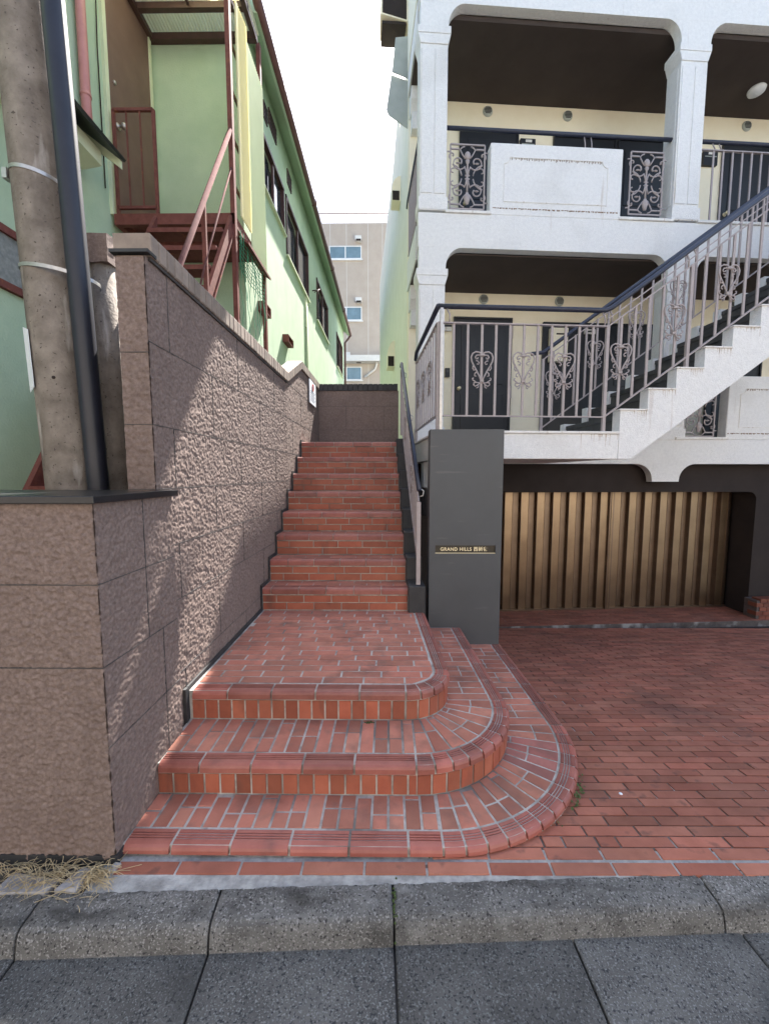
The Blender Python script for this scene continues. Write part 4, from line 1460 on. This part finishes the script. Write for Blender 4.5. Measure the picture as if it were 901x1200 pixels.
# high slot vents and low box vents
for (a, b, z0, z1) in ((6.82, 7.02, 7.0, 7.24), (7.1, 7.55, 7.12, 7.36), (8.3, 8.62, 7.02, 7.28)):
    g = MB(); g.box(-1.965, a, z0, -1.93, b, z1)
    for q in range(4):
        z = z0 + (z1 - z0) * (q + .5) / 4
        g.box(-1.93, a + .03, z - .012, -1.922, b - .03, z + .008, 1)
    g.build('slot_vent', ['brown_dark', 'dark'], gh_)
for (a, b, z0, z1) in ((6.30, 6.62, 3.93, 4.06), (7.72, 8.12, 3.93, 4.05)):
    g = MB(); g.box(-1.95, a, z1 - .015, -1.84, b, z1); g.box(-1.95, a, z0, -1.84, a + .015, z1 - .015); g.box(-1.95, b - .015, z0, -1.84, b, z1 - .015); g.box(-1.95, a, z0 - .012, -1.84, b, z0); g.box(-1.948, a + .015, z0, -1.94, b - .015, z1 - .015, 1)
    g.build('box_vent', ['brown_metal', 'dark'], gh_)
# eaves, gutter, roof
g = MB(); g.prism([(-1.96, 7.60), (-1.735, 7.40), (-1.70, 7.40), (-1.70, 7.50), (-1.96, 7.70)], XZ, 5.8, 18.2)
g.build('eave', 'green', gh_)
g = MB()
rings = []
for y in (5.3, 9, 14, 18.25):
    rings.append([(-1.675 + .06 * math.cos(a), y, 7.465 + .065 * math.sin(a)) for a in [2 * math.pi * q / 12 for q in range(12)]])
g.loft(rings, smooth=True)
for y in (9.6, 12.5, 15.5):
    g.tube([(-1.675, y - .04, 7.465), (-1.675, y + .04, 7.465)], .075, 12)
g.build('gutter', 'gutter_brown', gh_)
g = MB(); g.tube([(-1.675, 18.15, 7.42), (-1.75, 18.15, 7.3), (-1.90, 18.1, 7.1), (-1.90, 18.1, 2)], .045, 10)
g.build('downpipe', 'brown_dark', gh_)
g = MB()
g.prism([(-1.68, 7.50), (-6.2, 9.3), (-6.2, 9.42), (-1.68, 7.56)], XZ, 5.85, 18.3)
g.build('roof', 'brown_dark', gh_)
# wall conduit
g = MB(); g.tube([(-1.93, 9.9, 5.4), (-1.93, 9.9, 2.5)], .03, 8); g.box(-1.95, 9.82, 4.9, -1.92, 9.98, 5.6)
g.build('conduit', 'green_trim', gh_)
g = MB()
g.tube([(-1.94, 10.75, 6.1), (-1.80, 10.75, 6.12), (-1.80, 10.75, 5.9)], .015, 6, 0); g.tube([(-1.80, 10.6, 6.12), (-1.80, 10.9, 6.12)], .012, 6); g.tube([(-1.86, 10.6, 6.0), (-1.78, 10.9, 6.2)], .012, 6)
g.build('laundry_bracket', 'brown_dark', gh_)
g = MB(); g.lathe([(0, -.08), (.05, -.08), (.07, -.02), (.05, .04), (0, .06)], (-1.93, 13.4, 3.4), 10); g.build('dome_vent', 'green_trim', gh_)
# porch door in the side wall, hood, window, downpipe
g = MB(); g.box(-3.1, 4.86, 4.385, -3.075, 5.70, 7.6)
dr = g.build('porch_door', 'door_brown', gh_)
g = MB(); g.box(-3.1, 5.70, 4.385, -3.06, 5.75, 7.7); g.box(-3.1, 4.80, 4.385, -3.065, 4.858, 7.7); g.build('door_frame', 'green_trim', dr)
g = MB(); g.lathe([(0, 0), (.035, 0), (.035, .012), (.014, .016), (.014, .05), (.034, .065), (.036, .085), (.02, .1), (0, .102)], (0, 0, 0), 14)
kn = g.mesh('door_knob', 'steel')
inst('door_knob', kn, dr, Matrix.Translation((-3.075, 4.98, 5.42)) @ Matrix.Rotation(R(90), 4, 'Y'))
g = MB(); g.lathe([(0, 0), (.022, 0), (.02, .015), (0, .017)], (0, 0, 0), 12)
inst('deadlock', g.mesh('deadlock', 'steel'), dr, Matrix.Translation((-3.075, 4.96, 5.86)) @ Matrix.Rotation(R(90), 4, 'Y'))
g = MB()
g.box(-3.1, 2.55, 2.98, -3.06, 3.66, 3.04); g.box(-3.1, 2.55, 3.42, -3.06, 3.66, 3.48); g.box(-3.1, 3.60, 3.04, -3.06, 3.66, 3.42); g.box(-3.1, 2.55, 3.04, -3.06, 2.61, 3.42)
wn_ = g.build('window', 'brown_metal', gh_)
g = MB(); g.box(-3.1, 2.61, 3.04, -3.085, 3.60, 3.42); g.build('pane', 'glass_frost', wn_)
g = MB(); g.tube([(-3.04, 4.43, 8.2), (-3.04, 4.43, 5.2), (-3.04, 4.44, 4.9)], .045, 12)
for z in (5.28, 6.6): g.tube([(-3.04, 4.43, z - .015), (-3.04, 4.43, z + .015)], .051, 12)
g.build('downpipe', 'pink', gh_)
g = MB(); g.tube([(-3.085, 4.70, 8.0), (-3.085, 4.72, 7.0), (-3.08, 4.74, 6.6), (-3.085, 4.72, 6.0), (-3.085, 4.72, 4.6)], .006, 6); g.build('wire', 'dark', gh_)
g = MB()
g.prism([(-3.1, 4.93), (-2.62, 4.57), (-2.60, 4.59), (-3.1, 4.965)], XZ, 3.0, 4.32)
hd = g.build('window_hood', 'roof_dark', gh_)
g = MB()
g.prism([(-3.1, 4.925), (-2.64, 4.575), (-2.64, 4.50), (-2.83, 4.64), (-3.1, 4.72)], XZ, 4.29, 4.315)
g.prism([(-3.1, 4.70), (-2.78, 4.60), (-2.78, 4.47), (-2.95, 4.44), (-3.1, 4.44)], XZ, 3.1, 4.22)
g.build('hood_board', 'green_trim', hd)

# ------------------------------------------------------------------ iron porch stairs
ip = thing('iron_porch_stairs', 'red-brown iron porch stairs with corrugated plastic screens on the green house', 'stairs', (-2.2, 4.4, 0))
g = MB()
g.box(-3.06, 4.80, 4.27, -1.72, 4.86, 4.385); g.box(-3.06, 4.86, 4.27, -3.0, 5.79, 4.384); g.box(-1.78, 4.86, 4.27, -1.72, 5.95, 4.384); g.box(-3.0, 4.86, 4.35, -1.78, 5.79, 4.383)
g.box(-3.0, 5.2, 4.26, -1.78, 5.25, 4.349)
g.build('platform', 'brown_metal', ip)
for (x, y, z0, z1) in ((-1.735, 4.83, -.1, 7.25), (-1.735, 5.93, -.1, 7.15)):
    g = MB(); g.box(x - .025, y - .03, z0, x + .025, y + .03, z1); g.build('post', 'brown_metal', ip)
SLP = 1.6
for x in (-2.60, -1.76):
    g = MB()
    y0, z0 = 4.80, 4.36
    yb = 4.80 - 4.36 / SLP
    g.prism([(y0, z0), (y0, z0 - .16), (yb + .05, -.05), (yb - .10, -.05)], YZ, x - .02, x + .02)
    g.prism([(y0 + .0, z0 - .165), (y0, z0 - .2), (yb + .08, -.05), (yb + .055, -.05)], YZ, x - .035, x + .035)
    g.build('stringer', 'brown_metal', ip)
for k in range(1, 15):
    z = 4.385 - .27 * k
    y = 4.80 - .27 * k / SLP
    g = MB(); g.box(-2.58, y - .04, z - .03, -1.78, y + .17, z); g.box(-2.58, y - .045, z - .045, -1.78, y - .04, z + .001)
    g.build('tread', 'brown_metal', ip)
g = MB()
g.tube([(-1.735, 4.80, 5.235), (-1.735, 4.80 - 2.6, 5.235 - 2.6 * SLP)], .024, 10)
g.build('handrail', 'brown_matt_unlit', ip)
g = MB(); g.bar((-1.75, 4.08, 2.6), (-1.75, 4.08, 4.06), .04, .03)
g.build('rail_post', 'brown_metal', ip)
g = MB(); g.tube([(-1.735, 4.80, 4.85), (-1.735, 4.10, 3.6), (-1.735, 3.9, 3.2)], .010, 6); g.build('stay_rod', 'brown_matt_unlit', ip)
gtb = MB()
gtb.bar((-3.02, 4.825, 5.465), (-2.58, 4.825, 5.465), .03, .03, side=(0, 1, 0)); gtb.bar((-3.02, 4.825, 4.46), (-2.58, 4.825, 4.46), .03, .03, side=(0, 1, 0))
for x in (-3.02, -2.58): gtb.bar((x, 4.825, 4.385), (x, 4.825, 5.465), .03, .03)
for x in (-2.88, -2.73): gtb.bar((x, 4.825, 4.46), (x, 4.825, 5.465), .014, .014)
gtb.build('landing_rail', 'brown_metal', ip)
g = MB()
for z in (4.75, 5.25, 5.75, 6.25, 6.72):
    g.bar((-1.755, 4.86, z), (-1.755, 5.9, z), .02, .04, side=(1, 0, 0))
g.build('screen_bar', 'brown_dark', ip)
def corr(y0, y1, z0f, z1f, m_):
    g = MB()
    n = int((y1 - y0) / .008)
    vs = []
    for i in range(n + 1):
        y = y0 + (y1 - y0) * i / n
        x = -1.70 + .010 * math.sin(y / .032 * 2 * math.pi)
        vs += [(x, y, z0f), (x, y, z1f(y) if callable(z1f) else z1f), (x - .003, y, z0f), (x - .003, y, z1f(y) if callable(z1f) else z1f)]
    fs = []
    for i in range(n):
        a, b = 4 * i, 4 * i + 4
        fs += [(a, b, b + 1, a + 1), (a + 2, a + 3, b + 3, b + 2), (a + 1, b + 1, b + 3, a + 3), (a, a + 2, b + 2, b)]
    g.add(vs, fs, smooth=False)
    return g.build('corrugated_screen', m_, ip)
corr(4.98, 5.32, 4.46, lambda y: 6.72 + .2 * (y - 5.08), 'sheet_y')
corr(5.34, 5.94, 4.25, lambda y: 6.62, 'sheet_g')
# porch roof: corrugated sheet on brown bars
g = MB()
n = 150
vs = []
for i in range(n + 1):
    x = -3.1 + 1.42 * i / n
    z = 7.13 + .012 * math.sin(x / .04 * 2 * math.pi)
    vs += [(x, 4.2, z + .10), (x, 5.79, z), (x, 4.2, z + .104), (x, 5.79, z + .004)]
fs = []
for i in range(n):
    a, b = 4 * i, 4 * i + 4
    fs += [(a, b, b + 1, a + 1), (a + 2, a + 3, b + 3, b + 2), (a, a + 2, b + 2, b), (a + 1, b + 1, b + 3, a + 3)]
g.add(vs, fs)
g.build('porch_roof', 'sheet', ip)
g = MB()
g.box(-3.1, 5.72, 7.03, -1.7, 5.79, 7.11); g.box(-3.1, 5.40, 7.06, -1.7, 5.46, 7.13); g.box(-3.1, 4.95, 7.09, -1.7, 5.01, 7.16); g.box(-3.09, 4.2, 7.04, -3.02, 5.72, 7.10); g.box(-1.76, 4.2, 7.04, -1.70, 5.72, 7.10)
g.box(-2.42, 4.2, 7.075, -2.39, 5.39, 7.10)
g.build('roof_frame', 'brown_dark', ip)
# green net hung under the platform edge
g = MB()
for i in range(9):
    y = 4.9 + .95 * i / 8
    pts = [(-1.70 + .015 * math.sin(z * 9 + i), y + .03 * math.sin(z * 5 + i * 2), z) for z in [4.27 - .06 * q for q in range(8 + (i * 5) % 9)]]
    g.tube(pts, .004, 4, smooth=False)
for k in range(9):
    z = 4.25 - .05 * k
    g.tube([(-1.70 + .01 * math.sin(y * 20), y, z - .05 * math.sin((y - 4.9) * 3.3) * (1 - k * .05)) for y in [4.9 + .1 * q for q in range(10)]], .004, 4, smooth=False)
for i in range(4):
    y = 4.92 + .22 * i
    g.tube([(-1.70 + .01 * math.sin(z * 17 + i), y + .02 * math.sin(z * 8 + i), z) for z in [4.2 - .1 * q for q in range(18)]], .0035, 4, smooth=False)
tag(g.build('green_net', 'net', at=(-1.7, 5.3, 4.2)), 'tangled green netting hanging under the iron porch platform', 'net')
# ledge board below the screens
g = MB(); g.prism([(-1.718, 4.25), (-1.63, 4.19), (-1.63, 4.16), (-1.718, 4.22)], XZ, 5.0, 5.9)
g.build('ledge_board', 'brown_metal', ip)

# ------------------------------------------------------------------ far building
fb = thing('far_building', 'pinkish grey block with small blue windows seen at the end of the alley', 'building', (-1.9, 26, 0))
g = MB(); g.box(-7, 24, -.1, 3.2, 32, 15.35)
for x in (-3.3, -2.4, -1.2, -.4): g.box(x, 23.995, 0, x + .02, 24, 15.3, 1)
g.build('block_wall', ['far', 'far_pale'], fb)
for (a, b, z0, z1) in ((-3.35, -1.55, 13.42, 14.13), (-3.3, -1.55, 10.13, 10.88), (-3.3, -1.57, 6.85, 7.6), (-3.3, -1.57, 3.5, 4.2)):
    g = MB()
    g.box(a, 23.94, z0, b, 23.998, z0 + .06); g.box(a, 23.94, z1 - .05, b, 23.998, z1); g.box(a, 23.94, z0 + .06, a + .05, 23.998, z1 - .05); g.box(b - .05, 23.94, z0 + .06, b, 23.998, z1 - .05)
    m_ = (a + b) / 2; g.box(m_ - .03, 23.94, z0 + .06, m_ + .03, 23.998, z1 - .05)
    g.box(a - .06, 23.90, z0 - .06, b + .06, 23.998, z0 - .001)
    w_ = g.build('window', 'alu', fb)
    g = MB(); g.box(a + .05, 23.965, z0 + .06, b - .05, 23.975, z1 - .05); g.build('pane', 'glass_far', w_)
    if z0 > 6:
        g = MB(); g.prism([(b - .34, z1 + .42), (b, z1 + .42), (b, z1 + .16), (b - .34, z1 + .22)], XZ, 23.72, 23.998); g.box(b - .28, 23.70, z1 + .14, b - .02, 23.72, z1 + .24, 1)
        g.build('vent_hood', ['far_pale', 'dark'], fb)
g = MB()
g.box(-4.0, 23.4, 7.78, 2.5, 23.998, 8.1); g.box(-2.6, 23.55, 8.1, -2.2, 23.9, 8.3)
g.build('canopy_slab', 'far_pale', fb)
g = MB(); g.tube([(-.7, 23.7, 7.75), (-.8, 23.9, 7.45), (-1.4, 23.9, 7.0)], .06, 8); g.build('drain_pipe', 'far_pale', fb)
g = MB()
for z in (15.88,): g.bar((-7, 24.05, z), (3.2, 24.05, z), .06, .06, side=(0, 1, 0))
for i in range(110): g.bar((-7 + .093 * i, 24.05, 15.36), (-7 + .093 * i, 24.05, 15.86), .018, .018)
g.build('roof_railing', 'rail', fb)

# ------------------------------------------------------------------ unseen houses over the road, added to bounce sunlight onto the shaded fronts
def unseen_street_house(x0, x1, y0, h, wall, label):
    hh = thing('unseen_street_house', label, 'house', ((x0 + x1) / 2, y0 - 4, -.1))
    g = MB(); g.box(x0, y0 - 8, -.1, x1, y0, h); g.build('house_wall', wall, hh)
    g = MB(); g.prism([(y0 + .5, h - .1), (y0 - 4, h + 1.8), (y0 - 8.5, h - .1)], YZ, x0 - .4, x1 + .4); g.build('roof', 'roof_dark', hh)
    n = int((x1 - x0) // 2.6)
    for k in range(n):
        xc = x0 + (k + .5) * (x1 - x0) / n
        for z in (1.0, 3.9):
            g = MB(); g.box(xc - .85, y0, z, xc + .85, y0 + .06, z + 1.2); w_ = g.build('window', 'brown_dark', hh)
            g = MB(); g.box(xc - .78, y0 + .061, z + .07, xc - .02, y0 + .07, z + 1.13); g.box(xc + .02, y0 + .061, z + .07, xc + .78, y0 + .07, z + 1.13); g.build('pane', 'glass', w_)
unseen_street_house(-15, -5.5, -7.0, 6.4, 'far', 'unseen grey rendered house over the road next to the beige one')
unseen_street_house(-4.8, 4.5, -6.6, 6.8, 'house_beige', 'unseen beige rendered house over the road facing the brick stairs')
unseen_street_house(5.2, 15, -7.2, 6.2, 'house_white', 'unseen off-white rendered house over the road facing the driveway')

# ------------------------------------------------------------------ small things
nt_ = thing('wall_notice', 'small white printed notice fixed high on the brown stucco wall', 'sign', (-1.07, 5.84, 2.46))
g = MB(); g.box(-1.078, 5.61, 2.465, -1.066, 6.06, 2.78); g.build('board', 'paper', nt_, bevel=.002)
g = MB(); g.tube([(-1.0655, 5.83 + .05 * math.cos(a), 2.70 + .045 * math.sin(a)) for a in [2 * math.pi * q / 16 for q in range(16)]], .009, 5, closed=True); g.build('red_mark', 'red_ink', nt_)
g = MB()
for i in range(6):
    z = 2.63 - .025 * i
    g.box(-1.0662, 5.66, z, -1.0648, 6.01 - (.06 if i % 2 else 0), z + .010)
g.build('printed_lines', 'ink', nt_)

# dry grass, weeds, moss, rubble at the pillar foot
g = MB()
def strand(c, ln, hgt, rr=.0011):
    a = random.uniform(0, 2 * math.pi)
    pts = []
    bend = random.uniform(-2.2, 2.2)
    p = Vector(c)
    for i in range(7):
        pts.append((p.x, p.y, max(p.z, -.012)))
        p = p + Vector((math.cos(a), math.sin(a) * .6, 0)) * ln / 6
        p.z = c[2] + hgt * math.sin(math.pi * (i + 1) / 7)
        a += bend / 6
    g.tube(pts, rr, 3, smooth=False)
for i in range(150):
    strand((random.gauss(-1.30, .10), random.gauss(1.385, .03), .0), random.uniform(.05, .2), random.uniform(.005, .035))
for i in range(110):
    strand((random.gauss(-1.09, .025), random.gauss(1.39, .022), .0), random.uniform(.03, .1), random.uniform(.005, .03))
for i in range(8):
    strand((random.gauss(-1.09, .03), random.gauss(1.33, .03), .004), random.uniform(.03, .12), random.uniform(.002, .012))
tag(g.build('dry_grass', 'straw', at=(-1.25, 1.38, 0)), 'tangle of dry straw-coloured grass at the foot of the brown pillar', 'dry grass', kind='stuff')
def chunk(pts, z0, z1, label, at):
    g = MB()
    g.prism(pts, XY, z0, z1, .006)
    tag(g.build('concrete_fragment', 'rubble', at=at), label, 'rubble')
chunk([(-1.205, 1.33), (-1.125, 1.325), (-1.118, 1.41), (-1.165, 1.42)], -.03, .012, 'pale broken concrete fragment lying between two tufts of dry grass', (-1.16, 1.37, 0))
chunk([(-1.43, 1.32), (-1.24, 1.325), (-1.225, 1.375), (-1.42, 1.40)], -.04, .004, 'dark flat concrete slab fragment under the dry grass tangle', (-1.33, 1.36, 0))
chunk([(-1.06, 1.395), (-1.035, 1.40), (-1.03, 1.435), (-1.055, 1.44)], -.02, .014, 'tiny pale mortar lump at the bottom corner of the pillar', (-1.04, 1.42, 0))
g = MB()
def leafm(g, c, s):
    a = random.uniform(0, 6.28); t = random.uniform(.2, 1.0)
    d = Vector((math.cos(a), math.sin(a), t)) * s
    w = Vector((-math.sin(a), math.cos(a), 0)) * s * .35
    c = Vector(c)
    g.add([c, c + d * .5 + w, c + d, c + d * .5 - w], [(0, 1, 2, 3)])
for i in range(46):
    an = R(random.gauss(-33, 8)); rr = .812 + random.uniform(0, .025)
    leafm(g, (.215 + rr * math.cos(an), 2.28 + rr * math.sin(an), zdrive(2.28 + rr * math.sin(an)) + .002), random.uniform(.006, .02))
tag(g.build('weeds', 'weed', at=(.85, 1.85, 0)), 'small green weeds along the curved edge of the lowest brick tier', 'weeds', kind='stuff')
g = MB()
def mossy(c, n, sx, sy):
    for i in range(n):
        x, y = random.gauss(c[0], sx), random.gauss(c[1], sy)
        g.lathe([(0, -.002), (.004, 0), (.003, .003), (0, .004)], (x, y, c[2]), 6)
mossy((-.10, 2.055, Z2), 26, .012, .005); mossy((.16, 1.487, .0), 22, .015, .004); mossy((.02, 1.30, -.003), 26, .004, .04); mossy((-.98, 1.487, 0), 12, .05, .004)
tag(g.build('moss', 'moss', at=(0, 1.6, 0)), 'specks of dark green moss in the joints of brick and kerb', 'moss', kind='stuff')
g = MB()
x, y = 1.12, 1.86
g.lathe([(0, -.001), (.009, 0), (.008, .002), (0, .003)], (x, y, zdrive(y) + .002), 10)
tag(g.build('chewing_gum', 'paper', at=(1.12, 1.86, 0)), 'flattened white speck of chewing gum on the driveway brick', 'litter')
